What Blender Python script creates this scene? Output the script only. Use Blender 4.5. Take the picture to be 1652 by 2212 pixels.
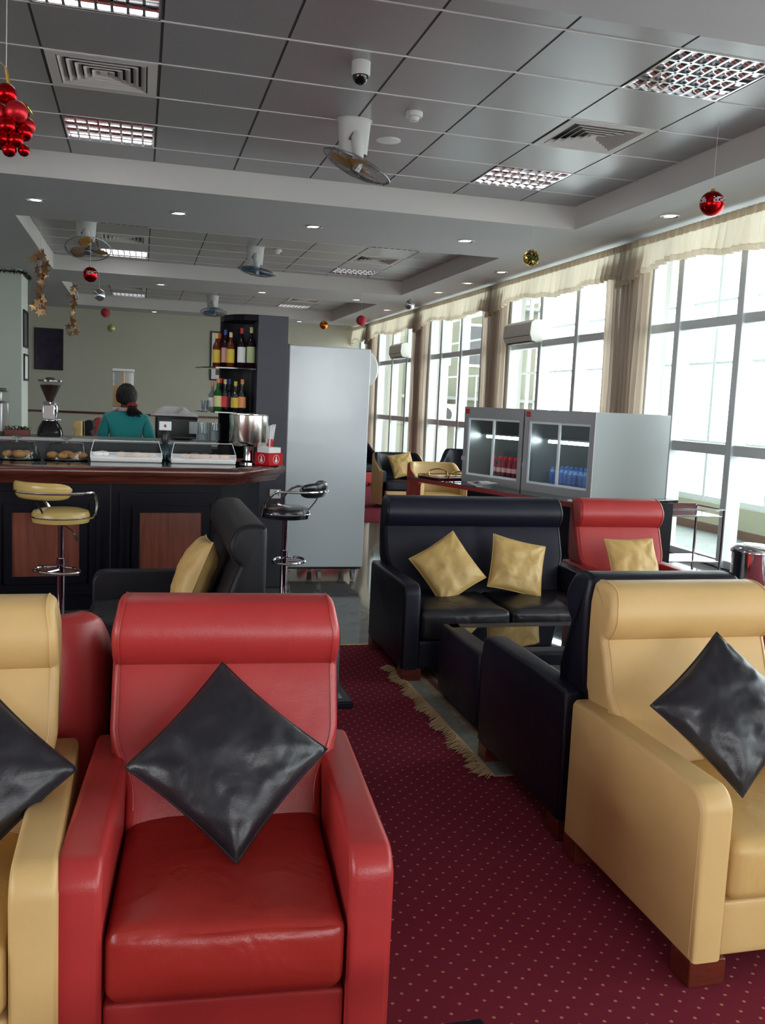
import bpy, bmesh, math, random
from math import sin, cos, pi, radians, sqrt, atan2
from mathutils import Vector, Matrix, noise
random.seed(7)
SC = bpy.context.scene
COL = SC.collection
for o in list(bpy.data.objects): bpy.data.objects.remove(o)

# ---------------------------------------------------------------- constants
S, T = 3.883, 4.158           # soffit and tray heights
WX = 6.36                     # window wall
YB = 26.9                     # back wall
YF = -4.5                     # wall behind camera
XL = -6.5

# ---------------------------------------------------------------- camera
CAM_H = 1.65
cam_d = bpy.data.cameras.new('camera'); cam = bpy.data.objects.new('camera', cam_d); COL.objects.link(cam)
cam_d.sensor_fit = 'HORIZONTAL'; cam_d.sensor_width = 36.0; cam_d.lens = 36.0*1990/1652
cam_d.clip_start = 0.05; cam_d.clip_end = 500
_R = [[0.96667094, 0.01280289, 0.25570173], [-0.25223749, -0.12346615, 0.95975641], [0.04385817, -0.99226619, -0.11612177]]
m = Matrix.Identity(4)
for i in range(3):
    m[i][0] = _R[i][0]; m[i][1] = -_R[i][1]; m[i][2] = -_R[i][2]
m[2][3] = CAM_H
cam.matrix_world = m
SC.camera = cam
# ---------------------------------------------------------------- world, light, exposure
SC.view_settings.view_transform = 'Standard'; SC.view_settings.look = 'None'
SC.view_settings.exposure = 0.0; SC.view_settings.gamma = 1.0
SC.view_settings.use_curve_mapping = False
w = bpy.data.worlds.new('overcast'); SC.world = w; w.use_nodes = True
nt = w.node_tree; bg = nt.nodes['Background']
tc = nt.nodes.new('ShaderNodeTexCoord'); sp = nt.nodes.new('ShaderNodeSeparateXYZ'); rp = nt.nodes.new('ShaderNodeValToRGB')
nt.links.new(tc.outputs['Generated'], sp.inputs[0]); nt.links.new(sp.outputs['Z'], rp.inputs[0]); nt.links.new(rp.outputs[0], bg.inputs[0])
rp.color_ramp.elements[0].position = 0.0; rp.color_ramp.elements[0].color = (0.97, 0.98, 1.0, 1)
rp.color_ramp.elements[1].position = 0.7; rp.color_ramp.elements[1].color = (0.92, 0.96, 1.0, 1)
bg.inputs[1].default_value = 8.7
def portal(name, loc, rot, sx, sy):
    l = bpy.data.lights.new(name, 'AREA'); l.shape = 'RECTANGLE'; l.size = sx; l.size_y = sy
    l.cycles.is_portal = True
    o = bpy.data.objects.new(name, l); COL.objects.link(o); o.location = loc; o.rotation_euler = rot
portal('window_light', (8.35, 10.5, 2.1), (0, radians(90), 0), 4.0, 34)
portal('assumed_rear_portal', (2.3, -4.75, 1.9), (radians(90), 0, 0), 5.2, 2.2)  # portal for the assumed opening behind the camera
portal('added_left_portal', (XL-0.25, 0.1, 1.9), (0, radians(-90), 0), 2.2, 6.8)  # portal for the added opening in the left wall

# ---------------------------------------------------------------- materials
def nodes(name):
    m = bpy.data.materials.new(name); m.use_nodes = True
    return m, m.node_tree, m.node_tree.nodes['Principled BSDF']
def mat(name, c, r=0.5, metal=0.0, spec=0.5, emis=None, es=0.0, coat=0.0, trans=0.0, ior=1.45, bump=None, var=0.0, vscale=8.0, sheen=0):
    m, nt, b = nodes(name)
    b.inputs['Base Color'].default_value = (*c, 1); b.inputs['Roughness'].default_value = r
    b.inputs['Metallic'].default_value = metal; b.inputs['Specular IOR Level'].default_value = spec
    b.inputs['Coat Weight'].default_value = coat; b.inputs['Transmission Weight'].default_value = trans; b.inputs['IOR'].default_value = ior
    b.inputs['Sheen Weight'].default_value = sheen
    if emis: b.inputs['Emission Color'].default_value = (*emis, 1); b.inputs['Emission Strength'].default_value = es
    tcn = None
    if var or bump:
        tcn = nt.nodes.new('ShaderNodeTexCoord')
    if var:
        n = nt.nodes.new('ShaderNodeTexNoise'); n.inputs['Scale'].default_value = vscale; n.inputs['Detail'].default_value = 5
        nt.links.new(tcn.outputs['Object'], n.inputs['Vector'])
        mx = nt.nodes.new('ShaderNodeMix'); mx.data_type = 'RGBA'
        mx.inputs['A'].default_value = (*[x*(1-var) for x in c], 1); mx.inputs['B'].default_value = (*[min(1, x*(1+var)) for x in c], 1)
        nt.links.new(n.outputs['Fac'], mx.inputs['Factor']); nt.links.new(mx.outputs['Result'], b.inputs['Base Color'])
    if bump:
        sc, st, di = bump
        n = nt.nodes.new('ShaderNodeTexNoise'); n.inputs['Scale'].default_value = sc; n.inputs['Detail'].default_value = 4
        nt.links.new(tcn.outputs['Object'], n.inputs['Vector'])
        bp = nt.nodes.new('ShaderNodeBump'); bp.inputs['Strength'].default_value = st; bp.inputs['Distance'].default_value = di
        nt.links.new(n.outputs['Fac'], bp.inputs['Height']); nt.links.new(bp.outputs[0], b.inputs['Normal'])
    return m
def leather(name, c, r=0.42, fold=0.0, spec=0.5):
    m, nt, b = nodes(name)
    b.inputs['Roughness'].default_value = r; b.inputs['Specular IOR Level'].default_value = spec
    t = nt.nodes.new('ShaderNodeTexCoord')
    n1 = nt.nodes.new('ShaderNodeTexNoise'); n1.inputs['Scale'].default_value = 3.2; n1.inputs['Detail'].default_value = 6
    nt.links.new(t.outputs['Object'], n1.inputs['Vector'])
    mx = nt.nodes.new('ShaderNodeMix'); mx.data_type = 'RGBA'
    mx.inputs['A'].default_value = (*[x*0.86 for x in c], 1); mx.inputs['B'].default_value = (*[min(1, x*1.12) for x in c], 1)
    nt.links.new(n1.outputs['Fac'], mx.inputs['Factor']); nt.links.new(mx.outputs['Result'], b.inputs['Base Color'])
    v = nt.nodes.new('ShaderNodeTexVoronoi'); v.inputs['Scale'].default_value = 260
    nt.links.new(t.outputs['Object'], v.inputs['Vector'])
    b1 = nt.nodes.new('ShaderNodeBump'); b1.inputs['Strength'].default_value = 0.12; b1.inputs['Distance'].default_value = 0.002
    nt.links.new(v.outputs['Distance'], b1.inputs['Height'])
    n2 = nt.nodes.new('ShaderNodeTexNoise'); n2.inputs['Scale'].default_value = 7 if not fold else 6; n2.inputs['Detail'].default_value = 2.5
    n2.inputs['Distortion'].default_value = 0.8 if fold else 0.2
    nt.links.new(t.outputs['Object'], n2.inputs['Vector'])
    b2 = nt.nodes.new('ShaderNodeBump'); b2.inputs['Strength'].default_value = 0.25 + fold; b2.inputs['Distance'].default_value = 0.012 + 0.03*fold
    nt.links.new(n2.outputs['Fac'], b2.inputs['Height']); nt.links.new(b1.outputs[0], b2.inputs['Normal'])
    nt.links.new(b2.outputs[0], b.inputs['Normal'])
    return m
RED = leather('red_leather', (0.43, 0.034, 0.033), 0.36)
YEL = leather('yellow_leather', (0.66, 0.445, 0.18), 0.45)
BLK = leather('black_leather', (0.009, 0.010, 0.021), 0.40, spec=0.32)
BLKG = leather('grey_black_leather', (0.011, 0.011, 0.015), 0.5, spec=0.28)
PILB = leather('black_cushion_leather', (0.016, 0.016, 0.021), 0.36, fold=0.12)
PILY = leather('yellow_cushion_leather', (0.60, 0.40, 0.14), 0.45, fold=0.08)
SEATM = {}
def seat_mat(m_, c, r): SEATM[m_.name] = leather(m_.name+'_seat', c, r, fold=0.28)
seat_mat(RED, (0.33, 0.022, 0.016), 0.34); seat_mat(YEL, (0.60, 0.39, 0.14), 0.42); seat_mat(BLK, (0.012, 0.011, 0.016), 0.34)  # red and yellow seats toned darker, standing in for weaker light on them
def carpet():
    m, nt, b = nodes('red_dotted_carpet'); b.inputs['Roughness'].default_value = 1.0; b.inputs['Specular IOR Level'].default_value = 0.05
    t = nt.nodes.new('ShaderNodeTexCoord')
    mp = nt.nodes.new('ShaderNodeMapping'); mp.inputs['Rotation'].default_value = (0, 0, radians(45)); mp.inputs['Scale'].default_value = (1/0.052,)*3
    nt.links.new(t.outputs['Object'], mp.inputs[0])
    fr = nt.nodes.new('ShaderNodeVectorMath'); fr.operation = 'FRACTION'; nt.links.new(mp.outputs[0], fr.inputs[0])
    sb = nt.nodes.new('ShaderNodeVectorMath'); sb.operation = 'SUBTRACT'; sb.inputs[1].default_value = (0.5, 0.5, 0); nt.links.new(fr.outputs[0], sb.inputs[0])
    ml = nt.nodes.new('ShaderNodeVectorMath'); ml.operation = 'MULTIPLY'; ml.inputs[1].default_value = (1, 1, 0); nt.links.new(sb.outputs[0], ml.inputs[0])
    ln = nt.nodes.new('ShaderNodeVectorMath'); ln.operation = 'LENGTH'; nt.links.new(ml.outputs[0], ln.inputs[0])
    mr = nt.nodes.new('ShaderNodeMapRange'); mr.inputs['From Min'].default_value = 0.075; mr.inputs['From Max'].default_value = 0.115
    mr.inputs['To Min'].default_value = 1; mr.inputs['To Max'].default_value = 0
    nt.links.new(ln.outputs['Value'], mr.inputs['Value'])
    n = nt.nodes.new('ShaderNodeTexNoise'); n.inputs['Scale'].default_value = 420; n.inputs['Detail'].default_value = 3; nt.links.new(t.outputs['Object'], n.inputs['Vector'])
    mx0 = nt.nodes.new('ShaderNodeMix'); mx0.data_type = 'RGBA'; mx0.inputs['A'].default_value = (0.135, 0.015, 0.028, 1); mx0.inputs['B'].default_value = (0.245, 0.034, 0.055, 1)
    nt.links.new(n.outputs['Fac'], mx0.inputs['Factor'])
    mx = nt.nodes.new('ShaderNodeMix'); mx.data_type = 'RGBA'; mx.inputs['B'].default_value = (0.48, 0.24, 0.15, 1)
    nt.links.new(mx0.outputs['Result'], mx.inputs['A']); nt.links.new(mr.outputs[0], mx.inputs['Factor']); nt.links.new(mx.outputs['Result'], b.inputs['Base Color'])
    bp = nt.nodes.new('ShaderNodeBump'); bp.inputs['Strength'].default_value = 0.5; bp.inputs['Distance'].default_value = 0.003
    nt.links.new(n.outputs['Fac'], bp.inputs['Height']); nt.links.new(bp.outputs[0], b.inputs['Normal'])
    return m
CARPET = carpet()
def tiles(name, c1, c2, mortar, size, rough, bump=0.0):
    m, nt, b = nodes(name); b.inputs['Roughness'].default_value = rough
    t = nt.nodes.new('ShaderNodeTexCoord'); br = nt.nodes.new('ShaderNodeTexBrick')
    br.offset = 0; br.inputs['Scale'].default_value = 1; br.inputs['Brick Width'].default_value = size; br.inputs['Row Height'].default_value = size
    br.inputs['Mortar Size'].default_value = 0.004; br.inputs['Color1'].default_value = (*c1, 1); br.inputs['Color2'].default_value = (*c2, 1); br.inputs['Mortar'].default_value = (*mortar, 1)
    nt.links.new(t.outputs['Object'], br.inputs['Vector'])
    n = nt.nodes.new('ShaderNodeTexNoise'); n.inputs['Scale'].default_value = 9; n.inputs['Detail'].default_value = 8; nt.links.new(t.outputs['Object'], n.inputs['Vector'])
    mx = nt.nodes.new('ShaderNodeMix'); mx.data_type = 'RGBA'; mx.blend_type = 'MULTIPLY'; mx.inputs['Factor'].default_value = 0.5
    nt.links.new(br.outputs['Color'], mx.inputs['A']); nt.links.new(n.outputs['Fac'], mx.inputs['B']); nt.links.new(mx.outputs['Result'], b.inputs['Base Color'])
    return m
FLOORT = tiles('polished_floor_tiles', (0.20, 0.20, 0.195), (0.18, 0.18, 0.178), (0.09, 0.09, 0.09), 0.6, 0.07)
BALC = tiles('balcony_tiles', (0.30, 0.34, 0.32), (0.27, 0.31, 0.29), (0.2, 0.23, 0.22), 0.3, 0.6)
def wood(name, c1, c2, scale=3.0, rough=0.3, axis='X', coat=0.3):
    m, nt, b = nodes(name); b.inputs['Roughness'].default_value = rough; b.inputs['Coat Weight'].default_value = coat; b.inputs['Coat Roughness'].default_value = 0.15
    t = nt.nodes.new('ShaderNodeTexCoord'); mp = nt.nodes.new('ShaderNodeMapping')
    s = {'X': (0.6, 6, 6), 'Z': (6, 6, 0.6)}[axis]; mp.inputs['Scale'].default_value = [v*scale for v in s]
    nt.links.new(t.outputs['Object'], mp.inputs[0])
    n = nt.nodes.new('ShaderNodeTexNoise'); n.inputs['Scale'].default_value = 1.2; n.inputs['Detail'].default_value = 7; n.inputs['Distortion'].default_value = 1.8
    nt.links.new(mp.outputs[0], n.inputs['Vector'])
    mr = nt.nodes.new('ShaderNodeMapRange'); mr.inputs['From Min'].default_value = 0.3; mr.inputs['From Max'].default_value = 0.7; nt.links.new(n.outputs['Fac'], mr.inputs['Value'])
    mx = nt.nodes.new('ShaderNodeMix'); mx.data_type = 'RGBA'; mx.inputs['A'].default_value = (*c1, 1); mx.inputs['B'].default_value = (*c2, 1)
    nt.links.new(mr.outputs[0], mx.inputs['Factor']); nt.links.new(mx.outputs['Result'], b.inputs['Base Color'])
    return m
MAHOG = wood('mahogany', (0.055, 0.010, 0.006), (0.12, 0.026, 0.013), 2.0, 0.25)
PANELW = wood('red_brown_panel', (0.11, 0.020, 0.009), (0.21, 0.05, 0.022), 1.6, 0.45, 'Z', 0.0)
LEGW = wood('leg_wood', (0.08, 0.013, 0.007), (0.16, 0.028, 0.014), 3, 0.3)
BPAINT = mat('black_lacquer', (0.006, 0.006, 0.011), 0.35, spec=0.16, var=0.2)
COLP = mat('charcoal_column_paint', (0.036, 0.038, 0.052), 0.45, var=0.08)
COLD = mat('dark_niche_paint', (0.010, 0.010, 0.013), 0.5)
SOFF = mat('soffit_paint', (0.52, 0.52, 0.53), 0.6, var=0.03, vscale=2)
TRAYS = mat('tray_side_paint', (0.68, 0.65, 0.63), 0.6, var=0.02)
METILE = mat('ceiling_metal_tile', (0.38, 0.37, 0.385), 0.30, metal=0.3, spec=0.6, bump=(3.0, 0.08, 0.02))
GRIDW = mat('grid_white', (0.85, 0.83, 0.82), 0.5)
GRIDD = mat('grid_gap', (0.07, 0.065, 0.07), 0.6)
WALLB = mat('cream_wall', (0.50, 0.49, 0.40), 0.8, var=0.03, vscale=1.5)
WALLP = mat('pale_green_white_wall', (0.58, 0.62, 0.56), 0.7)
WALLR = mat('off_white_wall', (0.5, 0.49, 0.46), 0.8)
ALU = mat('aluminium_frame', (0.74, 0.80, 0.82), 0.4, metal=0.0)
STEEL = mat('brushed_steel', (0.36, 0.37, 0.37), 0.34, metal=0.9, bump=(30, 0.1, 0.003))
STEELG = mat('cooler_frame_steel', (0.36, 0.35, 0.36), 0.35, metal=0.4)
STEELC = mat('cooler_body_steel', (0.24, 0.26, 0.265), 0.38, metal=0.75, bump=(8, 0.15, 0.004))
CHROME = mat('chrome', (0.75, 0.75, 0.78), 0.08, metal=1.0)
CHROMED = mat('dark_chrome', (0.35, 0.30, 0.36), 0.08, metal=1.0)
WHITEP = mat('white_plastic', (0.66, 0.66, 0.64), 0.35)
CREAMP = mat('cream_plastic', (0.80, 0.79, 0.72), 0.4)
FRIDGE = mat('fridge_white', (0.60, 0.66, 0.69), 0.17, spec=0.6, bump=(2.2, 0.25, 0.02))
BLACKP = mat('black_plastic', (0.012, 0.012, 0.014), 0.35)
RUBBER = mat('rubber', (0.02, 0.02, 0.02), 0.7)
BLACKG = mat('black_glass', (0.004, 0.005, 0.006), 0.03, spec=0.8)
WHITE = mat('white_paper', (0.75, 0.75, 0.75), 0.7)
REDP = mat('red_plastic', (0.50, 0.006, 0.012), 0.25)
GOLD = mat('gold_metal', (0.75, 0.48, 0.12), 0.2, metal=1.0)
COPPER = mat('orange_metallic', (0.75, 0.20, 0.02), 0.15, metal=1.0)
SILVER = mat('silver_metallic', (0.75, 0.80, 0.85), 0.10, metal=1.0)
REDM = mat('red_metallic', (0.50, 0.006, 0.010), 0.2, metal=1.0)
REDMM = mat('red_matte_metallic', (0.55, 0.02, 0.03), 0.38, metal=0.8)
REDGL = mat('red_glitter', (0.5, 0.03, 0.05), 0.6, bump=(60, 0.7, 0.02))
LIME = mat('pale_yellow_ball', (0.50, 0.50, 0.22), 0.35, metal=0.3)
STARM = mat('bronze_star', (0.42, 0.24, 0.12), 0.35, metal=0.6)
TINSEL = mat('dark_green_tinsel', (0.015, 0.022, 0.015), 0.6)
STRING = mat('clear_string', (0.7, 0.7, 0.72), 0.4)
AMBER = mat('amber_blade', (0.42, 0.20, 0.04), 0.3)
BLUEB = mat('blue_blade', (0.02, 0.17, 0.36), 0.3)
WIRE = mat('fan_wire', (0.25, 0.26, 0.27), 0.3, metal=0.8)
TUBE_ON = mat('fluorescent_tube', (0.9, 0.9, 0.9), 0.4, emis=(1.0, 0.97, 0.95), es=20)
TUBE_DIM = mat('dim_tube', (0.8, 0.8, 0.8), 0.4, emis=(1, 1, 1), es=0.6)
LAMPM = mat('downlight_bulb', (0.9, 0.9, 0.9), 0.2, emis=(1, 0.98, 0.95), es=3.0)
REFL = mat('mirror_reflector', (0.85, 0.85, 0.87), 0.12, metal=1.0)
FABT = mat('teal_knit', (0.015, 0.27, 0.27), 0.85, bump=(160, 0.4, 0.004), sheen=0.3)
SKIN = mat('dark_brown_skin', (0.085, 0.038, 0.022), 0.5)
HAIR = mat('black_hair', (0.006, 0.005, 0.005), 0.6, bump=(60, 1.0, 0.02))
TROUS = mat('black_trousers', (0.012, 0.012, 0.015), 0.8)
SCAR = mat('red_scrunchie', (0.28, 0.03, 0.02), 0.8, bump=(50, 0.6, 0.02))
RUGM = mat('rug_pattern', (0.30, 0.22, 0.15), 1.0, spec=0.1, var=0.6, vscale=14)
RUGB = mat('rug_grey_border', (0.20, 0.21, 0.18), 1.0, spec=0.1, var=0.3, vscale=20)
RUGR = mat('rug_red_border', (0.17, 0.06, 0.05), 1.0, spec=0.1, var=0.7, vscale=40)
FRINGE = mat('rug_fringe', (0.42, 0.30, 0.17), 1.0, spec=0.1)
PASTRY = mat('baked_pastry', (0.50, 0.24, 0.07), 0.7, var=0.3, vscale=30)
CREAM = mat('white_cream', (0.75, 0.70, 0.55), 0.6)
OJ = mat('orange_juice', (0.75, 0.33, 0.02), 0.3)
TERRA = mat('terracotta_box', (0.14, 0.04, 0.03), 0.7)
LEAFG = mat('dark_green_leaf', (0.02, 0.045, 0.015), 0.5)
PARAP = mat('cream_parapet', (0.50, 0.50, 0.36), 0.7)
BROWNB = mat('brown_skirting', (0.20, 0.11, 0.08), 0.6)
CONC = mat('apron_bounce_concrete', (0.6, 0.6, 0.58), 0.9)
FACADE = mat('shaded_cream_facade', (0.125, 0.125, 0.09), 0.8)  # cream darkened in the base colour, standing for roof shade
LEDGEM = mat('facade_ledge', (0.16, 0.17, 0.16), 0.8)
BEANS = mat('coffee_beans', (0.03, 0.012, 0.006), 0.4)
RUST = mat('grey_stone', (0.3, 0.3, 0.3), 0.8)

def thin_glass(name, tint, mixf=0.12, rough=0.0):
    m = bpy.data.materials.new(name); m.use_nodes = True; nt = m.node_tree; nt.nodes.clear()
    out = nt.nodes.new('ShaderNodeOutputMaterial'); tr = nt.nodes.new('ShaderNodeBsdfTransparent'); gl = nt.nodes.new('ShaderNodeBsdfGlossy')
    gl.inputs['Roughness'].default_value = rough; tr.inputs[0].default_value = (*tint, 1)
    mx = nt.nodes.new('ShaderNodeMixShader'); fr = nt.nodes.new('ShaderNodeLayerWeight'); fr.inputs['Blend'].default_value = 0.5
    pw = nt.nodes.new('ShaderNodeMath'); pw.operation = 'POWER'; pw.inputs[1].default_value = 5; nt.links.new(fr.outputs['Facing'], pw.inputs[0])
    ad = nt.nodes.new('ShaderNodeMath'); ad.operation = 'MULTIPLY_ADD'; ad.inputs[1].default_value = 0.8; ad.inputs[2].default_value = mixf+0.02; ad.use_clamp = True
    nt.links.new(pw.outputs[0], ad.inputs[0]); nt.links.new(ad.outputs[0], mx.inputs[0])
    nt.links.new(tr.outputs[0], mx.inputs[1]); nt.links.new(gl.outputs[0], mx.inputs[2]); nt.links.new(mx.outputs[0], out.inputs[0])
    return m
PANE = thin_glass('window_glass', (0.93, 0.97, 0.96), 0.0)
ACRYL = thin_glass('clear_acrylic', (0.86, 0.89, 0.90), 0.03, 0.08)
COOLG = thin_glass('cooler_glass', (0.85, 0.90, 0.91), 0.06)
GLASSW = thin_glass('drinking_glass', (0.8, 0.84, 0.86), 0.08, 0.02)
BAG = thin_glass('plastic_bag', (0.7, 0.72, 0.74), 0.25, 0.3)
DARKG = thin_glass('dark_shelf_glass', (0.25, 0.28, 0.3), 0.2)
def sheer(name, c, tr, tl=0.4):
    m = bpy.data.materials.new(name); m.use_nodes = True; nt = m.node_tree; nt.nodes.clear()
    out = nt.nodes.new('ShaderNodeOutputMaterial'); t = nt.nodes.new('ShaderNodeBsdfTransparent')
    d = nt.nodes.new('ShaderNodeBsdfDiffuse'); d.inputs[0].default_value = (*c, 1)
    l = nt.nodes.new('ShaderNodeBsdfTranslucent'); l.inputs[0].default_value = (*c, 1)
    a = nt.nodes.new('ShaderNodeMixShader'); a.inputs[0].default_value = tl; nt.links.new(d.outputs[0], a.inputs[1]); nt.links.new(l.outputs[0], a.inputs[2])
    b = nt.nodes.new('ShaderNodeMixShader'); b.inputs[0].default_value = tr; nt.links.new(a.outputs[0], b.inputs[1]); nt.links.new(t.outputs[0], b.inputs[2])
    nt.links.new(b.outputs[0], out.inputs[0]); return m
SHEER = sheer('sheer_curtain', (0.66, 0.56, 0.46), 0.01, 0.42)
VALM = sheer('sheer_valance', (0.74, 0.66, 0.53), 0.05, 0.5)
HEM = sheer('valance_hem', (0.62, 0.53, 0.41), 0.0, 0.45)

# ---------------------------------------------------------------- mesh helpers
class MB:
    def __init__(s): s.bm = bmesh.new()
    def faces(s, vs, fs):
        v = [s.bm.verts.new(p) for p in vs]
        for f in fs:
            try: s.bm.faces.new([v[i] for i in f])
            except ValueError: pass
        return v
    def box(s, x0, x1, y0, y1, z0, z1, M=None):
        p = [Vector((x, y, z)) for z in (z0, z1) for y in (y0, y1) for x in (x0, x1)]
        if M: p = [M @ q for q in p]
        s.faces(p, [(0, 2, 3, 1), (4, 5, 7, 6), (0, 1, 5, 4), (2, 6, 7, 3), (0, 4, 6, 2), (1, 3, 7, 5)]); return s
    def tube(s, pts, r, seg=10, closed=False, cap=True):
        pts = [Vector(p) for p in pts]; n = len(pts); rr = r if isinstance(r, (list, tuple)) else [r]*n
        rings = []; up = None
        for i, p in enumerate(pts):
            a = pts[i-1] if (i > 0 or closed) else p; b = pts[(i+1) % n] if (i < n-1 or closed) else p
            t = (b-a).normalized() if (b-a).length > 1e-9 else Vector((0, 0, 1))
            if up is None: up = Vector((0, 0, 1)) if abs(t.z) < 0.9 else Vector((1, 0, 0))
            x = t.cross(up).normalized(); up = x.cross(t).normalized()
            rings.append([s.bm.verts.new(p + (x*cos(2*pi*k/seg) + up*sin(2*pi*k/seg))*rr[i]) for k in range(seg)])
        for i in range(n if closed else n-1):
            A, B = rings[i], rings[(i+1) % n]
            for k in range(seg): s.bm.faces.new((A[k], A[(k+1) % seg], B[(k+1) % seg], B[k]))
        if cap and not closed:
            s.bm.faces.new(rings[0][::-1]); s.bm.faces.new(rings[-1])
        return s
    def lathe(s, prof, c=(0, 0, 0), seg=24, M=None, cap=True):
        c = Vector(c); rings = []
        for r, z in prof:
            ring = []
            for k in range(seg):
                p = Vector((r*cos(2*pi*k/seg), r*sin(2*pi*k/seg), z))
                if M: p = M @ p
                ring.append(s.bm.verts.new(p + c))
            rings.append(ring)
        for A, B in zip(rings, rings[1:]):
            for k in range(seg): s.bm.faces.new((A[k], A[(k+1) % seg], B[(k+1) % seg], B[k]))
        if cap:
            if prof[0][0] > 1e-4: s.bm.faces.new(rings[0][::-1])
            if prof[-1][0] > 1e-4: s.bm.faces.new(rings[-1])
        return s
    def prism(s, poly, z0, z1, M=None):
        n = len(poly); p = [Vector((x, y, z)) for z in (z0, z1) for x, y in poly]
        if M: p = [M @ q for q in p]
        v = [s.bm.verts.new(q) for q in p]
        s.bm.faces.new(v[:n][::-1]); s.bm.faces.new(v[n:])
        for i in range(n): s.bm.faces.new((v[i], v[(i+1) % n], v[n+(i+1) % n], v[n+i]))
        return s
    def grid(s, fn, nu, nv, cu=False, cv=False):
        V = [[s.bm.verts.new(fn(i/(nu if cu else nu-1), j/(nv if cv else nv-1))) for j in range(nv)] for i in range(nu)]
        for i in range(nu if cu else nu-1):
            for j in range(nv if cv else nv-1):
                s.bm.faces.new((V[i][j], V[(i+1) % nu][j], V[(i+1) % nu][(j+1) % nv], V[i][(j+1) % nv]))
        return V
    def sphere(s, c, r, seg=16, ring=10, sc=(1, 1, 1)):
        c = Vector(c)
        s.lathe([(max(r*sin(pi*i/ring), 1e-5), -r*cos(pi*i/ring)) for i in range(ring+1)], (0, 0, 0), seg, M=Matrix.Translation(c) @ Matrix.Diagonal((*sc, 1)))
        return s
    def build(s, name, m, parent=None, smooth=True, bev=0, bseg=3, sub=0, ang=40, weld=True):
        if weld: bmesh.ops.remove_doubles(s.bm, verts=s.bm.verts, dist=1e-5)
        bmesh.ops.recalc_face_normals(s.bm, faces=s.bm.faces)
        me = bpy.data.meshes.new(name); s.bm.to_mesh(me); s.bm.free()
        o = bpy.data.objects.new(name, me); COL.objects.link(o)
        me.materials.append(m)
        if smooth:
            for p in me.polygons: p.use_smooth = True
            me.set_sharp_from_angle(angle=radians(ang))
        if bev:
            b = o.modifiers.new('b', 'BEVEL'); b.width = bev; b.segments = bseg; b.limit_method = 'ANGLE'; b.angle_limit = radians(35); b.harden_normals = False
        if sub:
            q = o.modifiers.new('s', 'SUBSURF'); q.levels = sub; q.render_levels = sub
        if parent: o.parent = parent
        return o
def tag(o, label=None, cat=None, group=None, kind=None):
    if label: o['label'] = label
    if cat: o['category'] = cat
    if group: o['group'] = group
    if kind: o['kind'] = kind
    return o
def thing(name, label, cat, loc=(0, 0, 0), rz=0, group=None):
    o = bpy.data.objects.new(name, None); COL.objects.link(o); o.empty_display_size = 0.1
    o.location = loc; o.rotation_euler = (0, 0, rz); return tag(o, label, cat, group)
def copy_thing(src, name_label, loc=None, rz=None, group=None):
    r = src.copy(); COL.objects.link(r); r['label'] = name_label
    if loc is not None: r.location = loc
    if rz is not None: r.rotation_euler = (0, 0, rz)
    if group: r['group'] = group
    for ch in list(src.children):
        c = ch.copy(); COL.objects.link(c); c.parent = r
        for g in list(ch.children):
            d = g.copy(); COL.objects.link(d); d.parent = c
    return r
def struct(o): o['kind'] = 'structure'; return o
def catmull(P, n=4, closed=False):
    out = []; N = len(P)
    for i in range(N if closed else N-1):
        p0 = P[(i-1) % N] if (closed or i > 0) else P[i]; p1 = P[i]; p2 = P[(i+1) % N]; p3 = P[(i+2) % N] if (closed or i+2 < N) else P[i+1]
        for k in range(n):
            t = k/n
            out.append(tuple(0.5*((2*b)+(c-a)*t+(2*a-5*b+4*c-d)*t*t+(-a+3*b-3*c+d)*t**3) for a, b, c, d in zip(p0, p1, p2, p3)))
    if not closed: out.append(tuple(P[-1]))
    return out
def smst(a, b, x):
    t = max(0, min(1, (x-a)/(b-a))); return t*t*(3-2*t)

# ================================================================ SETTING
# floor: carpet near (to Y 6), polished tiles, far carpet from Y 12.4
b = MB(); b.box(XL, WX+0.1, YF, YB, -0.2, -0.005); struct(b.build('floor', FLOORT, smooth=False))
b = MB(); b.box(XL, WX-0.35, YF, 6.0, -0.004, 0.0); tag(b.build('carpet', CARPET, smooth=False), 'dark red carpet with small yellow dots under the lounge chairs', 'carpet')
b = MB(); b.box(2.45, WX-0.35, 12.43, YB, -0.004, 0.0); tag(b.build('carpet', CARPET, smooth=False), 'red carpet at the far end beyond the white cooler', 'carpet')
b = MB(); b.box(-1.5, WX-0.35, 6.0, 6.02, -0.004, 0.004); struct(b.build('trim_1', GOLD, smooth=False))
# walls
b = MB(); b.box(XL, WX+0.1, YB, YB+0.2, -0.2, T+0.3); struct(b.build('wall_back', WALLB, smooth=False))
b = MB(); b.box(XL-0.2, XL, YF, YB, -0.2, 0.9); b.box(XL-0.2, XL, YF, YB, 2.9, T+0.3); b.box(XL-0.2, XL, YF, -3.2, 0.9, 2.9); b.box(XL-0.2, XL, 3.4, YB, 0.9, 2.9)  # opening added out of view to light left-facing sides
struct(b.build('wall_left', WALLR, smooth=False))
r = struct(bpy.data.objects.new('window_30', None)); COL.objects.link(r); r.location = (XL-0.1, 0.1, 0)  # frame of the added, unseen left opening
b = MB()
for k in range(6): b.box(-0.05, 0.05, -3.3+6.6*k/5-0.035, -3.3+6.6*k/5+0.035, 0.9, 2.9)
for z in (0.9, 2.83): b.box(-0.04, 0.04, -3.3, 3.3, z, z+0.07)
b.build('window_frame', ALU, r, smooth=False)
b = MB(); b.box(XL, WX+0.1, YF-0.2, YF, -0.2, 0.95); b.box(XL, WX+0.1, YF-0.2, YF, 2.85, T+0.3); b.box(XL, -0.2, YF-0.2, YF, 0.95, 2.85); b.box(4.8, WX+0.1, YF-0.2, YF, 0.95, 2.85)  # unseen opening, assumed and sized for light on camera-facing leather
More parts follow.
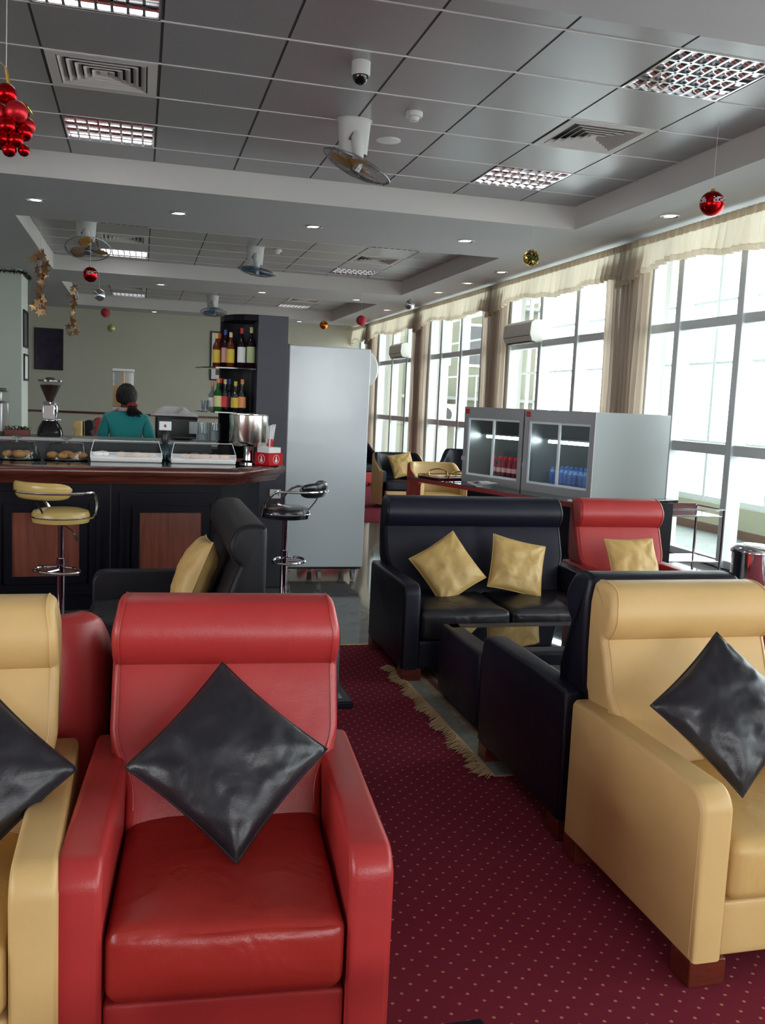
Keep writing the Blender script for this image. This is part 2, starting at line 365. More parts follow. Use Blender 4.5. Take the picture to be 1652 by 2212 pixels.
struct(b.build('wall_front', WALLR, smooth=False))
b = MB(); b.box(XL, 5.9, YB-0.03, YB, 1.03, 1.09); struct(b.build('trim_2', MAHOG, smooth=False))
b = MB(); b.box(-3.6, -2.2, 18.97, 20.0, 0, S); struct(b.build('wall_partition', WALLP, smooth=False))
b = MB(); b.box(XL, 5.9, YB-0.02, YB, 0, 0.1); struct(b.build('baseboard_back', MAHOG, smooth=False))
# dark tinsel along the top of the partition
b = MB()
pp = [(-3.55, 18.93), (-2.6, 18.93), (-2.2, 18.93), (-2.16, 18.97), (-2.16, 19.98)]
for (x0, y0), (x1, y1) in zip(pp, pp[1:]):
    L = sqrt((x1-x0)**2+(y1-y0)**2)
    for k in range(int(L/0.012)):
        t = k*0.012/L; a = random.random()*2*pi; c = Vector((x0+(x1-x0)*t, y0+(y1-y0)*t, S-0.06)); d = Vector((random.gauss(0, 1), random.gauss(0, 1), random.gauss(0, 1))).normalized()*0.05
        b.tube([c-d, c+d], 0.006, 4)
tag(b.build('tinsel_garland', TINSEL), 'dark tinsel garland along the top of the pale partition wall', 'garland')

# ---- ceiling with three coffered trays
TX0, TX1 = -1.6, 5.14
TR = [(5.08, 10.73), (13.18, 18.6), (20.55, 25.75)]
b = MB()
ys = [YF] + [v for t in TR for v in t] + [YB]
for i in range(0, len(ys), 2): b.box(XL, WX+0.1, ys[i], ys[i+1], S, S+0.002)
for y0, y1 in TR:
    b.box(XL, TX0, y0, y1, S, S+0.002); b.box(TX1, WX+0.1, y0, y1, S, S+0.002)
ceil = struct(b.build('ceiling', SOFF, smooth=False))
b = MB()
for y0, y1 in TR:
    b.box(TX0-0.04, TX0, y0-0.04, y1+0.04, S+0.002, T+0.05); b.box(TX1, TX1+0.04, y0-0.04, y1+0.04, S+0.002, T+0.05)
    b.box(TX0, TX1, y0-0.04, y0, S+0.002, T+0.05); b.box(TX0, TX1, y1, y1+0.04, S+0.002, T+0.05)
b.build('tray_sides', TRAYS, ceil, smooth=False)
XC = [TX0+0.857*k for k in range(8)]+[TX1]
FIXX = [(XC[1], XC[2]), (XC[6], XC[7])]
tb, gw, gd = MB(), MB(), MB()
lights, vents = [], []
for ti, (y0, y1) in enumerate(TR):
    YC = [y0]+[y0+0.01+0.84*k for k in range(1, 8) if y0+0.01+0.84*k < y1-0.1]+[y1]
    lr = [(YC[1], YC[2]), (YC[5], YC[6]) if len(YC) > 6 else (YC[-3], YC[-2])]; vr = (YC[3], YC[4])
    for i in range(len(XC)-1):
        for j in range(len(YC)-1):
            cx, cy = (XC[i], XC[i+1]), (YC[j], YC[j+1])
            if cx in FIXX and cy in lr: lights.append((ti, cx, cy, lr.index(cy), FIXX.index(cx))); continue
            if cx in FIXX and cy == vr: vents.append((ti, cx, cy, FIXX.index(cx))); continue
            tb.box(cx[0]+0.010, cx[1]-0.010, cy[0]+0.006, cy[1]-0.006, T, T+0.02)
    for x in XC[1:-1]: gd.box(x-0.016, x+0.016, y0, y1, T+0.004, T+0.03)
    for y in YC[1:-1]: gw.box(TX0, TX1, y-0.009, y+0.009, T-0.004, T+0.01)
    gd.box(TX0-0.04, TX1+0.04, y0-0.04, y1+0.04, T+0.16, T+0.2)
tb.build('ceiling_tiles', METILE, ceil, smooth=False); gw.build('cross_strips', GRIDW, ceil, smooth=False); gd.build('main_runners', GRIDD, ceil, smooth=False)

# ================================================================ WINDOW WALL
COLS = [-2.9, 1.75, 6.40, 11.05, 15.70, 20.35, 25.0]
def win(i, y0, y1, mul=None):
    r = struct(bpy.data.objects.new('window_%d' % i, None)); COL.objects.link(r); r.location = (WX, (y0+y1)/2, 0)
    b = MB(); n = max(1, round((y1-y0)/1.29)); fr = 0.055
    def bx(a, c, z0, z1, d=0.06): b.box(-d, d, a-(y0+y1)/2, c-(y0+y1)/2, z0, z1)
    ys = [y0+(y1-y0)*k/n for k in range(n+1)]
    if mul: ys = [y0]+mul+[y1]
    for y in ys: bx(y-fr, y+fr, 0, S, 0.09)
    for z0, z1 in ((0, 0.09), (1.25, 1.37), (2.69, 2.80), (S-0.08, S)):
        bx(y0, y1, z0, z1)
    b.build('window_frame', ALU, r, bev=0.006, bseg=1)
    b = MB(); b.box(-0.004, 0.004, -(y1-y0)/2, (y1-y0)/2, 0.05, S-0.05); b.build('pane', PANE, r, smooth=False)
ni = 1
for a, c in zip([YF-0.5]+COLS, COLS+[YB]):
    y0, y1 = a+(0.3 if a in COLS else 0.5), c-(0.3 if c in COLS else 0)
    mul = {6.4: [7.67, 8.88, 10.09], 11.05: [12.80, 14.10], 15.7: [16.75, 17.96, 19.25], 20.35: [21.9, 23.25]}.get(a)
    win(ni, y0, y1, mul); ni += 1
# mullion offsets come from the wall rhythm; structural columns behind the curtains
for k, y in enumerate(COLS):
    b = MB(); b.box(WX-0.10, WX+0.18, y-0.32, y+0.32, 0, S); struct(b.build('wall_pillar_%d' % (k+1), WALLR, smooth=False))
r = struct(bpy.data.objects.new('window_%d' % ni, None)); COL.objects.link(r); r.location = (2.3, YF-0.1, 0)  # frame of the assumed opening behind the camera
b = MB()
for k in range(5): b.box(-2.5+5*k/4-0.035, -2.5+5*k/4+0.035, -0.05, 0.05, 0.95, 2.85)
for z in (0.95, 2.78): b.box(-2.5, 2.5, -0.04, 0.04, z, z+0.07)
b.build('window_frame', ALU, r, smooth=False)
# balcony beyond
b = MB(); b.box(WX+0.1, 8.3, YF, YB+1, -0.2, -0.01); struct(b.build('floor_balcony', BALC, smooth=False))
b = MB(); b.box(8.15, 8.3, YF, YB+1, -0.01, 0.42); struct(b.build('wall_parapet', PARAP, smooth=False))
b = MB(); b.box(8.13, 8.15, YF, YB+1, -0.01, 0.11); struct(b.build('baseboard_balcony', BROWNB, smooth=False))
b = MB(); b.box(WX+0.1, 8.6, YF, YB+1, 4.05, 4.2); struct(b.build('ceiling_balcony', WALLR, smooth=False))
b = MB()
for z0, z1 in ((0.42, 0.50), (1.27, 1.32), (2.45, 2.49), (3.35, 3.39)):
    b.box(8.2, 8.25, YF, YB+1, z0, z1)
y = -4.0
while y < YB+1:
    b.box(8.19, 8.26, y-0.03, y+0.03, 0.42, 4.05); b.box(8.21, 8.24, y+0.9, y+0.93, 0.42, 2.45); y += 2.3
struct(b.build('trim_3', ALU, smooth=False))
b = MB(); b.box(-60, 200, -80, 160, -5.2, -5.0); struct(b.build('floor_apron_bounce', CONC, smooth=False))  # pale ground plane added outside for light bounce

# neighbouring wing seen through the far windows
t = thing('building_wing', 'cream building wing seen outside through the far windows', 'building', (9.6, 29, -5))
b = MB(); b.box(-1.4, 3.2, 0, 3, 0, 13); b.build('wall', FACADE, t, smooth=False)
for z in (6.9, 9.9):
    b = MB(); b.box(-1.4, 3.2, -0.5, 0, z, z+0.1); b.build('ledge', LEDGEM, t, smooth=False)
for x in (-0.7, 0.5, 1.8):
    for z in (5.2, 8.0):
        b = MB(); b.box(x, x+0.9, -0.03, 0, z, z+1.4); f = b.build('window', ALU, t, smooth=False)
        b = MB(); b.box(x+0.08, x+0.82, -0.035, -0.03, z+0.08, z+1.32); b.build('pane', BLACKG, f, smooth=False)
b = MB(); b.box(-0.5, 0.4, -0.45, -0.1, 6.05, 6.75)
cu = b.build('condenser_unit', WHITEP, t, smooth=False)
b = MB(); b.lathe([(0.24, 0), (0.24, 0.02)], (-0.05, -0.45, 6.4), 20, M=Matrix.Rotation(pi/2, 4, 'X')); b.build('fan_grille', BLACKP, cu)

# ---- curtains gathered over the pillars, valance along the top
def curtain(y, hw, label, z0=0.04, z1=3.62):
    b = MB(); ph = random.random()*6
    def fn(u, v):
        z = z1+(z0-z1)*v; th = -hw+2*hw*u
        pinch = 1-0.10*sin(pi*min(1, v*1.15))
        yy = y+th*pinch+0.012*sin(9*v+u*20)
        d = 0.03*sin(u*2*pi*11+ph+0.8*sin(3*v))+0.015*sin(u*2*pi*25+v*3+ph)
        edge = max(0, abs(2*u-1)-0.8)/0.2
        return Vector((WX-0.26+0.05*edge+d*(1-0.5*edge), yy, z))
    b.grid(fn, 150, 26)
    tag(b.build('curtain', SHEER, ang=180), label, 'curtain', 'sheer curtains gathered over the window pillars')
names = ['behind the photographer', 'level with the nearest lounge chairs', 'beside the yellow armchair bay', 'cream curtain on the nearest visible pillar, right of the wall air conditioner',
         'cream curtain on the second visible pillar, left of the larger air conditioner', 'cream curtain on the third pillar, between two air conditioners', 'cream curtain on the farthest pillar, beside the white cooler edge']
for k, y in enumerate(COLS):
    if k < 2: continue
    if k == 2: l = 'cream sheer curtain on the pillar right of the frame edge'
    else: l = names[k]
    curtain(y+0.03, 0.60, l)
def valance(y0, y1, label, hz):
    b = MB(); h = MB(); n = int((y1-y0)*46)
    def X_(y): return WX-0.36+0.040*sin(y*2*pi/0.15+1.6*sin(y*2.1))+0.018*sin(y*2*pi/0.063+y)
    def zb(y):
        u = (y-y0)/(y1-y0); return hz+0.05*sin(u*2*pi*1.5+1)-0.10*(abs(2*u-1)**3)+0.012*sin(y*9)
    def f(u, v):
        y = y0+(y1-y0)*u; z = 3.80+(zb(y)+0.06-3.80)*v
        return Vector((WX-0.33+(X_(y)-WX+0.33)*(0.35+0.65*v), y, z))
    b.grid(f, n, 7)
    t = b.build('valance', VALM, ang=180)
    def g(u, v):
        y = y0+(y1-y0)*u; return Vector((X_(y)-0.004, y, zb(y)+0.065*(1-v)))
    h.grid(g, n, 3)
    def g2(u, v):
        y = y0+(y1-y0)*u; return Vector((WX-0.355+0.01*sin(y*70), y, 3.74+0.09*(1-v)))
    h.grid(g2, n, 3)
    hm = h.build('hem', HEM, t, ang=180)
    tag(t, label, 'valance', 'gathered valances along the top of the windows')
va = [(-4.4, 1.75, 'behind'), (1.75, 6.4, 'cream valance nearest the camera at the right frame edge'), (6.4, 11.0, 'cream gathered valance above the nearest visible windows on the right'),
      (11.0, 15.7, 'cream gathered valance between the first and second visible pillars'), (15.7, 20.35, 'cream gathered valance between the second and third visible pillars'),
      (20.35, 25.0, 'cream gathered valance between the third and farthest pillars'), (25.0, 26.85, 'short cream valance beside the far wall')]
for y0, y1, l in va[2:]: valance(y0-0.02, y1+0.12, l, 3.42)
b = MB(); b.box(WX-0.33, WX-0.29, 5.0, YB-0.05, 3.80, 3.835)
tag(b.build('curtain_rail', WHITEP, smooth=False), 'thin white curtain rail under the ceiling above the valances', 'curtain rail')

# ================================================================ CEILING FITTINGS
def louvre(ti, cx, cy, row, side, on):
    where = ['nearest tray', 'middle tray', 'farthest tray'][ti]; sd = ['left', 'right'][side]; rw = ['near', 'far'][row]
    t = thing('ceiling_light', 'square louvred ceiling light, %s end of the %s, %s side' % (rw, where, sd), 'ceiling light', ((cx[0]+cx[1])/2, (cy[0]+cy[1])/2, T), 0, 'louvred ceiling lights')
    hx, hy = (cx[1]-cx[0])/2-0.02, (cy[1]-cy[0])/2-0.012
    b = MB()
    for s in (-1, 1): b.box(s*hx-0.008, s*hx+0.008, -hy, hy, -0.004, 0.11); b.box(-hx, hx, s*hy-0.008, s*hy+0.008, -0.004, 0.11)
    b.box(-hx, hx, -hy, hy, 0.11, 0.115); b.build('frame', REFL, t, smooth=False)
    # four troughs along X, each with a tube; cross blades
    b = MB(); nT = 4
    for k in range(nT):
        ya = -hy+2*hy*k/nT; yb = ya+2*hy/nT; ym = (ya+yb)/2
        def f(u, v): a = pi*v; return Vector((-hx+2*hx*u, ym-(yb-ya)/2*cos(a)*0.98, 0.015+0.085*sin(a)))
        b.grid(f, 2, 9)
    b.build('reflector', REFL, t)
    b = MB()
    for k in range(1, nT): b.prism([(-0.012, 0), (0.012, 0), (0, 0.05)], -hx, hx, M=Matrix.Translation((0, -hy+2*hy*k/nT, 0)) @ Matrix(((0, 0, 1, 0), (1, 0, 0, 0), (0, 1, 0, 0), (0, 0, 0, 1))))
    for k in range(1, 8): b.prism([(-0.010, 0), (0.010, 0), (0, 0.045)], -hy, hy, M=Matrix.Translation((-hx+2*hx*k/8, 0, 0)) @ Matrix(((1, 0, 0, 0), (0, 0, 1, 0), (0, 1, 0, 0), (0, 0, 0, 1))))
    b.build('louvre', REFL, t, smooth=False)
    for k in range(nT):
        b = MB(); ym = -hy+2*hy*(k+0.5)/nT; b.tube([(-hx+0.02, ym, 0.065), (hx-0.02, ym, 0.065)], 0.014, 8); b.build('tube', TUBE_ON if on else TUBE_DIM, t)
for L in lights:
    ti, cx, cy, row, side = L
    on = (ti == 0 and row == 1) or (ti == 0 and side == 0) or (ti == 1 and row == 1 and side == 0)
    louvre(ti, cx, cy, row, side, on)
def vent(ti, cx, cy, side):
    t = thing('air_diffuser', 'square louvred air vent in the %s, %s side' % (['nearest tray', 'middle tray', 'farthest tray'][ti], ['left', 'right'][side]), 'air vent', ((cx[0]+cx[1])/2, (cy[0]+cy[1])/2, T), 0, 'ceiling air vents')
    hx, hy = (cx[1]-cx[0])/2-0.015, (cy[1]-cy[0])/2-0.01
    b = MB(); b.box(-hx, hx, -hy, hy, 0.09, 0.1); b.build('backing', GRIDD, t, smooth=False)
    def ring(b, ox, oy, ix, iy, zo, zi):
        vo = [(-ox, -oy, zo), (ox, -oy, zo), (ox, oy, zo), (-ox, oy, zo)]; vi = [(-ix, -iy, zi), (ix, -iy, zi), (ix, iy, zi), (-ix, iy, zi)]
        v2 = [(x, y, z+0.006) for x, y, z in vo+vi]
        b.faces(vo+vi+v2, [(i, (i+1) % 4, 4+(i+1) % 4, 4+i) for i in range(4)]+[(8+i, 12+i, 12+(i+1) % 4, 8+(i+1) % 4) for i in range(4)]+[(i, 8+i, 8+(i+1) % 4, (i+1) % 4) for i in range(4)]+[(4+i, 4+(i+1) % 4, 12+(i+1) % 4, 12+i) for i in range(4)])
    b = MB(); ring(b, hx, hy, hx-0.075, hy-0.075, -0.006, -0.006); b.build('frame', TRAYS, t, smooth=False)
    b = MB(); q = hx-0.085
    for k in range(5):
        a = q*(1-k*0.185); c = a-0.040; r_ = hy/hx; ring(b, a, a*r_, c, c*r_, -0.008, 0.022)
    b.box(-0.03, 0.03, -0.03, 0.03, 0.0, 0.01); b.build('louvres', TRAYS, t, smooth=False)
for v in vents: vent(*v)
def downlight(x, y, l):
    t = thing('downlight', l, 'downlight', (x, y, S), 0, 'small round ceiling downlights')
    b = MB(); b.lathe([(0.115, 0), (0.115, -0.01), (0.09, -0.014), (0.085, -0.004), (0.07, -0.002)], seg=24, cap=False); b.build('trim_ring', REFL, t)
    b = MB(); b.lathe([(0.07, -0.003), (0.055, -0.012), (0.001, -0.016)], seg=20, cap=False); b.build('lens', LAMPM, t)
for x, y, l in [(-1.23, 12.0, 'leftmost downlight in the band between nearest and middle trays'), (0.44, 12.0, 'second downlight from left between nearest and middle trays'), (2.13, 12.05, 'third downlight from left between nearest and middle trays'),
                (4.21, 12.05, 'downlight at the right end of the band between nearest and middle trays'), (5.70, 9.48, 'downlight above the nearest windows beside the big red ball'), (5.68, 14.44, 'first downlight beyond the gold star ball along the windows'),
                (5.67, 16.03, 'second downlight beyond the gold star ball along the windows'), (5.64, 17.62, 'third downlight beyond the gold star ball along the windows'), (-1.9, 19.8, 'downlight at the left beside the hanging red ball'), (0.38, 19.77, 'downlight left of middle in the second ceiling band'),
                (2.46, 19.84, 'downlight in the middle of the second ceiling band'), (4.52, 19.93, 'downlight at right of the second ceiling band'), (0.34, 26.35, 'left downlight close to the back wall'), (4.34, 26.37, 'right downlight close to the back wall'), (5.64, 21.6, 'downlight farthest along the windows'), (5.64, 24.2, 'last downlight by the window corner')]:
    downlight(x, y, l)

# ---- ceiling fans
def fan(loc, label, blade, tilt_axis, tilt, rz=0):
    t = thing('ceiling_fan', label, 'fan', loc, rz, 'caged orbit fans under the ceiling')
    b = MB()  # hood bracket: rounded body
    def f(u, v):
        a = 2*pi*u; r = 0.15*(1-0.16*v); z = -0.30*v
        return Vector((r*cos(a), 0.75*r*sin(a), z))
    b.grid(f, 24, 6, cu=True); b.prism([(0.16*cos(a*pi/12), 0.12*sin(a*pi/12)) for a in range(24)], -0.012, 0.0)
    b.build('bracket', WHITEP, t)
    b = MB(); b.tube([(0.0, -0.06, -0.1), (0.0, -0.10, -0.18), (0.02, -0.10, -0.26), (0.03, -0.06, -0.34)], [0.03, 0.055, 0.055, 0.05], 14); b.build('motor', WHITEP, t)
    b = MB(); b.tube([(0.0, -0.085, -0.10), (-0.06, -0.115, -0.2)], 0.014, 8); b.build('joint_arm', WIRE, t)
    hub = Vector((0.03, -0.02, -0.40)); Mx = Matrix.Translation(hub) @ Matrix.Rotation(tilt, 4, Vector(tilt_axis))
    R = 0.325
    b = MB()
    for zz, rr in ((0, R),): b.tube([Mx @ Vector((rr*cos(2*pi*k/40), rr*sin(2*pi*k/40), zz)) for k in range(40)], 0.008, 6, closed=True)
    b.build('rim', WIRE, t)
    b = MB()
    for sgn, dep in ((-1, 0.07), (1, 0.06)):
        for k in range(48):
            a = 2*pi*k/48
            b.tube([Mx @ Vector((r*cos(a), r*sin(a), sgn*dep*(1-(r/R)**3))) for r in (0.06, 0.15, 0.23, 0.285, R)], 0.0016, 3, cap=False)
        for rr in (0.12, 0.2): b.tube([Mx @ Vector((rr*cos(2*pi*k/24), rr*sin(2*pi*k/24), sgn*dep*(1-(rr/R)**3))) for k in range(24)], 0.002, 4, closed=True)
    b.build('cage', WIRE, t)
    b = MB(); b.lathe([(0.001, -0.078), (0.055, -0.075), (0.06, -0.066)], M=Mx, seg=20); b.lathe([(0.045, -0.05), (0.05, 0.0), (0.04, 0.07), (0.001, 0.08)], M=Mx, seg=20)
    b.build('hub', WIRE, t)
    for q in range(3):
        b = MB(); a0 = 2*pi*q/3+0.4
        def f(u, v):
            r = 0.045+0.25*u; wdt = 0.16+0.62*sin(pi*min(1, u*0.85+0.1)); a = a0+(v-0.5)*wdt*1.45
            return Mx @ Vector((r*cos(a), r*sin(a), 0.03*(v-0.5)*2*(1-0.3*u)))
        b.grid(f, 8, 8); o = b.build('blade', blade, t); sm = o.modifiers.new('s', 'SOLIDIFY'); sm.thickness = 0.004
    return t
fan((1.82, 8.4, T), 'caged fan with amber blades in the nearest ceiling tray', AMBER, (0.25, 1, 0), radians(22))
fan((1.82, 15.8, T), 'caged fan with blue blades in the middle ceiling tray', BLUEB, (0.2, 1, 0), radians(8))
fan((1.72, 23.84, T), 'caged fan with blue blades in the farthest ceiling tray', BLUEB, (1, 0.1, 0), radians(-14))
fan((-0.81, 14.8, T), 'caged fan with amber blades at the left of the middle ceiling tray', AMBER, (1, 0.0, 0), radians(-24))

# ---- ceiling gadgets
def cyl_thing(name, label, cat, x, y, parts):
    t = thing(name, label, cat, (x, y, T))
    for pn, prof, m_ in parts: b = MB(); b.lathe(prof, seg=24); b.build(pn, m_, t)
cyl_thing('dome_camera', 'white dome security camera in the nearest ceiling tray', 'camera', 1.55, 7.0, [('housing', [(0.07, 0), (0.07, -0.09), (0.066, -0.1)], WHITEP), ('dome', [(0.062, -0.1), (0.058, -0.125), (0.04, -0.15), (0.015, -0.162), (0.001, -0.163)], BLACKG)])
cyl_thing('smoke_detector', 'white smoke detector right of the dome camera in the nearest tray', 'smoke detector', 2.25, 7.98, [('base', [(0.075, 0), (0.075, -0.03), (0.068, -0.04)], WHITEP), ('sensor', [(0.045, -0.04), (0.04, -0.07), (0.02, -0.075)], WHITEP)])
cyl_thing('ceiling_speaker', 'flat round speaker grille flush in the nearest ceiling tray', 'speaker', 2.26, 8.88, [('grille', [(0.12, 0.0), (0.12, -0.006), (0.1, -0.012), (0.001, -0.013)], GRIDW)])
cyl_thing('smoke_detector', 'white smoke detector beside the blue fan in the middle tray', 'smoke detector', 2.2, 15.9, [('base', [(0.075, 0), (0.075, -0.03), (0.068, -0.04)], WHITEP), ('sensor', [(0.045, -0.04), (0.04, -0.07), (0.02, -0.075)], WHITEP)])

# ---- hanging ornaments
def ball(name, label, x, y, z, r, m_, top=S, band=False, stars=False):
    t = thing(name, label, 'ornament', (x, y, z))
    b = MB(); b.sphere((0, 0, 0), r, 28, 18); o = b.build('ball', m_, t)
    b = MB(); b.lathe([(0.018, r-0.004), (0.018, r+0.018), (0.004, r+0.022)]); b.build('cap', GOLD, t)
    b = MB(); b.tube([(0, 0, r+0.02), (0, 0, top-z)], 0.0022, 5); b.build('string', STRING, t)
    if band:
        b = MB(); rnd = random.Random(3)
        n = 44
        for k in range(n):
            a = 2*pi*k/n
            if (k//5) % 3 == 2 and k % 5: continue
            for zz in range(-2, 3):
                if rnd.random() < 0.35: continue
                e = zz*r*0.09+r*0.18; rr = sqrt(r*r-e*e)+0.0012
                M2 = Matrix.Rotation(a, 4, 'Z') @ Matrix.Translation((rr, 0, e))
                b.box(-0.0006, 0.0006, -r*0.05, r*0.05, -r*0.035, r*0.035, M=M2)
        b.build('glitter_band', WHITE, t, smooth=False)
    if stars:
        b = MB(); rnd = random.Random(5)
        for k in range(90):
            z_ = 1-2*(k+.5)/90; a = k*2.39996; rr = sqrt(1-z_*z_); n = Vector((rr*cos(a), rr*sin(a), z_))
            M2 = Matrix.Translation(n*(r*0.98)) @ n.to_track_quat('Z', 'Y').to_matrix().to_4x4() @ Matrix.Rotation(rnd.random()*2, 4, 'Y') @ Matrix.Rotation(rnd.random()*0.9-0.45, 4, 'X')
            q = [((0.026 if i % 2 == 0 else 0.011)*cos(i*pi/5), (0.026 if i % 2 == 0 else 0.011)*sin(i*pi/5)) for i in range(10)]
            b.prism(q, 0, 0.0025, M=M2)
        b.build('stars', GOLD, t, smooth=False)
    return t
ball('hanging_bauble', 'large shiny red ball with white glitter band hanging at upper right', 4.72, 7.2, 3.48, 0.105, REDM, T, band=True)
ball('star_bauble', 'ball covered in small gold stars hanging below the nearest tray corner', 4.62, 10.78, 3.51, 0.085, mat('dark_green_ball', (0.02, 0.05, 0.02), 0.3, metal=0.5), S, stars=True)
ball('hanging_bauble', 'shiny red ball with white band hanging at left over the bar', -0.67, 13.3, 3.21, 0.10, REDM, T, band=True)
ball('hanging_bauble', 'silver ball hanging at left just behind the red ball', -0.69, 16.6, 3.27, 0.10, SILVER, T)
ball('hanging_bauble', 'small matte red ball hanging at left below the silver one', -0.82, 23.0, 3.50, 0.105, REDGL, T)
ball('hanging_bauble', 'small pale yellow ball hanging at left against the cream wall', -0.74, 25.0, 3.28, 0.10, LIME, T)
ball('hanging_bauble', 'orange metallic ball hanging right of the black shelf column', 4.21, 22.0, 3.46, 0.10, COPPER, T)
ball('hanging_bauble', 'matte red glitter ball hanging above the white cooler', 4.19, 18.0, 3.27, 0.10, REDGL, T)
ball('hanging_bauble', 'silver ball hanging beside the far valance', 5.17, 18.0, 3.64, 0.10, SILVER, S)
# berry cluster, upper left
t = thing('berry_cluster', 'cluster of shiny red balls like grapes hanging at the upper left', 'ornament', (-0.585, 4.6, 2.86))
cl = [(-0.01, 0, 0.09, .046, 0), (-0.05, -0.01, 0.0, .045, 1), (0.035, -0.03, 0.01, .05, 1), (0.0, -0.05, -0.06, .038, 0), (0.065, -0.01, -0.07, .038, 0), (0.075, 0.03, -0.03, .036, 1), (-0.06, 0.0, -0.075, .04, 0), (-0.02, -0.04, -0.115, .033, 0), (0.035, -0.05, -0.115, .033, 0), (0.005, -0.03, -0.155, .032, 0), (0.065, -0.02, -0.15, .026, 0), (-0.06, 0.04, 0.03, .04, 1), (0.02, 0.06, -0.05, .04, 0), (-0.03, 0.05, -0.11, .034, 0)]
for x, y, z, r, k in cl:
    b = MB(); b.sphere((x, y, z), r, 22, 14); b.build('berry', [REDM, REDMM][k], t)
b = MB()
for k in range(5):
    M2 = Matrix.Translation((0.06, 0.02, 0.07)) @ Matrix.Rotation(k*1.3, 4, 'Z') @ Matrix.Rotation(0.9, 4, 'Y')
    b.prism([(0, 0), (0.03, 0.02), (0.06, 0.012), (0.075, 0), (0.06, -0.012), (0.03, -0.02)], 0, 0.002, M=M2)
b.build('gold_leaf', mat('gold_foil', (0.6, 0.5, 0.10), 0.25, metal=1), t, smooth=False)
b = MB(); b.tube([(0.0, 0, 0.13), (-0.01, 0, 0.2)], 0.008, 6); b.tube([(-0.01, 0, 0.2), (-0.05, 0, 0.235), (-0.09, 0, 0.22), (-0.10, 0, 0.18)], 0.002, 5); b.build('tie', GOLD, t)
b = MB(); b.tube([(-0.01, 0, 0.2), (0.0, 0, S-2.86)], 0.0018, 5); b.build('string', STRING, t)
# star garlands
def garland(x, y, ztop, zbot, label):
    t = thing('star_garland', label, 'garland', (x, y, ztop))
    b = MB(); b.tube([(0, 0, S-ztop), (0, 0, zbot-ztop)], 0.003, 5); b.build('string', STRING, t)
    rnd = random.Random(int(x*100)); n = 34
    for k in range(n):
        u = k/n; dens = 0.5+0.5*sin(u*9)
        if dens < 0.22 and k % 2: continue
        b = MB(); R = 0.075+0.02*rnd.random()
        q = [((R if i % 2 == 0 else R*0.45)*cos(i*pi/5), (R if i % 2 == 0 else R*0.45)*sin(i*pi/5)) for i in range(10)]
        M2 = Matrix.Translation((rnd.uniform(-.1, .1)*dens, rnd.uniform(-.1, .1)*dens, -(ztop-zbot)*u)) @ Matrix.Rotation(rnd.random()*3, 4, 'Z') @ Matrix.Rotation(1.57+rnd.uniform(-.4, .4), 4, 'X') @ Matrix.Rotation(rnd.random()*6, 4, 'Z')
        b.prism(q, 0, 0.004, M=M2); b.build('star', STARM, t, smooth=False)
garland(-1.37, 14.0, 3.55, 2.69, 'bronze star garland hanging nearest the pale partition, the longer one')
garland(-1.45, 21.5, 3.88, 2.85, 'bronze star garland hanging left of the framed picture, the farther one')

# ================================================================ BACK WALL PICTURES, AC UNITS
def picture(label, w_, h_, M, art, matw=0.0):
    t = thing('framed_picture', label, 'picture'); t.matrix_world = M
    b = MB(); f = 0.04
    b.box(-w_/2, w_/2, -0.03, 0, -h_/2, -h_/2+f); b.box(-w_/2, w_/2, -0.03, 0, h_/2-f, h_/2); b.box(-w_/2, -w_/2+f, -0.03, 0, -h_/2+f, h_/2-f); b.box(w_/2-f, w_/2, -0.03, 0, -h_/2+f, h_/2-f)
    b.build('frame', BLACKP, t, smooth=False, bev=0.004)
    b = MB(); b.box(-w_/2+f, w_/2-f, -0.012, -0.002, -h_/2+f, h_/2-f); b.build('mount', WHITE if matw else art, t, smooth=False)
    if matw: b = MB(); b.box(-w_/2+f+matw, w_/2-f-matw, -0.016, -0.012, -h_/2+f+matw, h_/2-f-matw); b.build('print', art, t, smooth=False)
ARTD = mat('dark_abstract_print', (0.035, 0.025, 0.05), 0.15, var=0.9, vscale=6)
ARTB = mat('brown_print', (0.10, 0.06, 0.05), 0.3, var=0.5, vscale=5)
picture('black framed dark print on the cream back wall at left', 0.74, 1.12, Matrix.Translation((-2.42, YB, 2.74)), ARTD)
picture('black framed picture with pale mount half behind the bottle shelves', 0.95, 1.38, Matrix.Translation((2.38, YB, 2.80)), ARTB, 0.12)
picture('upper framed picture on the side of the pale partition', 0.72, 0.72, Matrix.Translation((-2.2, 19.55, 2.80)) @ Matrix.Rotation(pi/2, 4, 'Z'), ARTD)
picture('lower framed picture on the side of the pale partition', 0.68, 0.52, Matrix.Translation((-2.2, 19.6, 2.06)) @ Matrix.Rotation(pi/2, 4, 'Z'), WHITE)
def ac(label, y0, y1, z0, z1):
    t = thing('air_conditioner', label, 'air conditioner', (WX-0.075, (y0+y1)/2, z0), 0, 'wall air conditioners above the windows')
    h = z1-z0; L = (y1-y0)/2
    prof = [(0, 0), (0, h), (-0.16, h), (-0.22, h*0.86), (-0.235, h*0.35), (-0.19, h*0.05), (-0.12, 0)]
    b = MB(); b.prism(prof, -L, L, M=Matrix(((1, 0, 0, 0), (0, 0, 1, 0), (0, 1, 0, 0), (0, 0, 0, 1)))); b.build('body', CREAMP, t, bev=0.012)
    b = MB(); b.box(-0.238, -0.20, -L+0.04, L-0.04, h*0.28, h*0.30); b.build('seam', GRIDD, t, smooth=False)
    b = MB(); b.box(-0.20, -0.10, -L+0.06, L-0.06, -0.008, 0.002); b.build('air_outlet', BLACKP, t, smooth=False)
ac('cream wall air conditioner above the nearer windows, the larger in view', 14.0, 15.15, 2.76, 3.12)
ac('cream wall air conditioner above the far windows, the smaller in view', 21.7, 22.8, 2.80, 3.15)

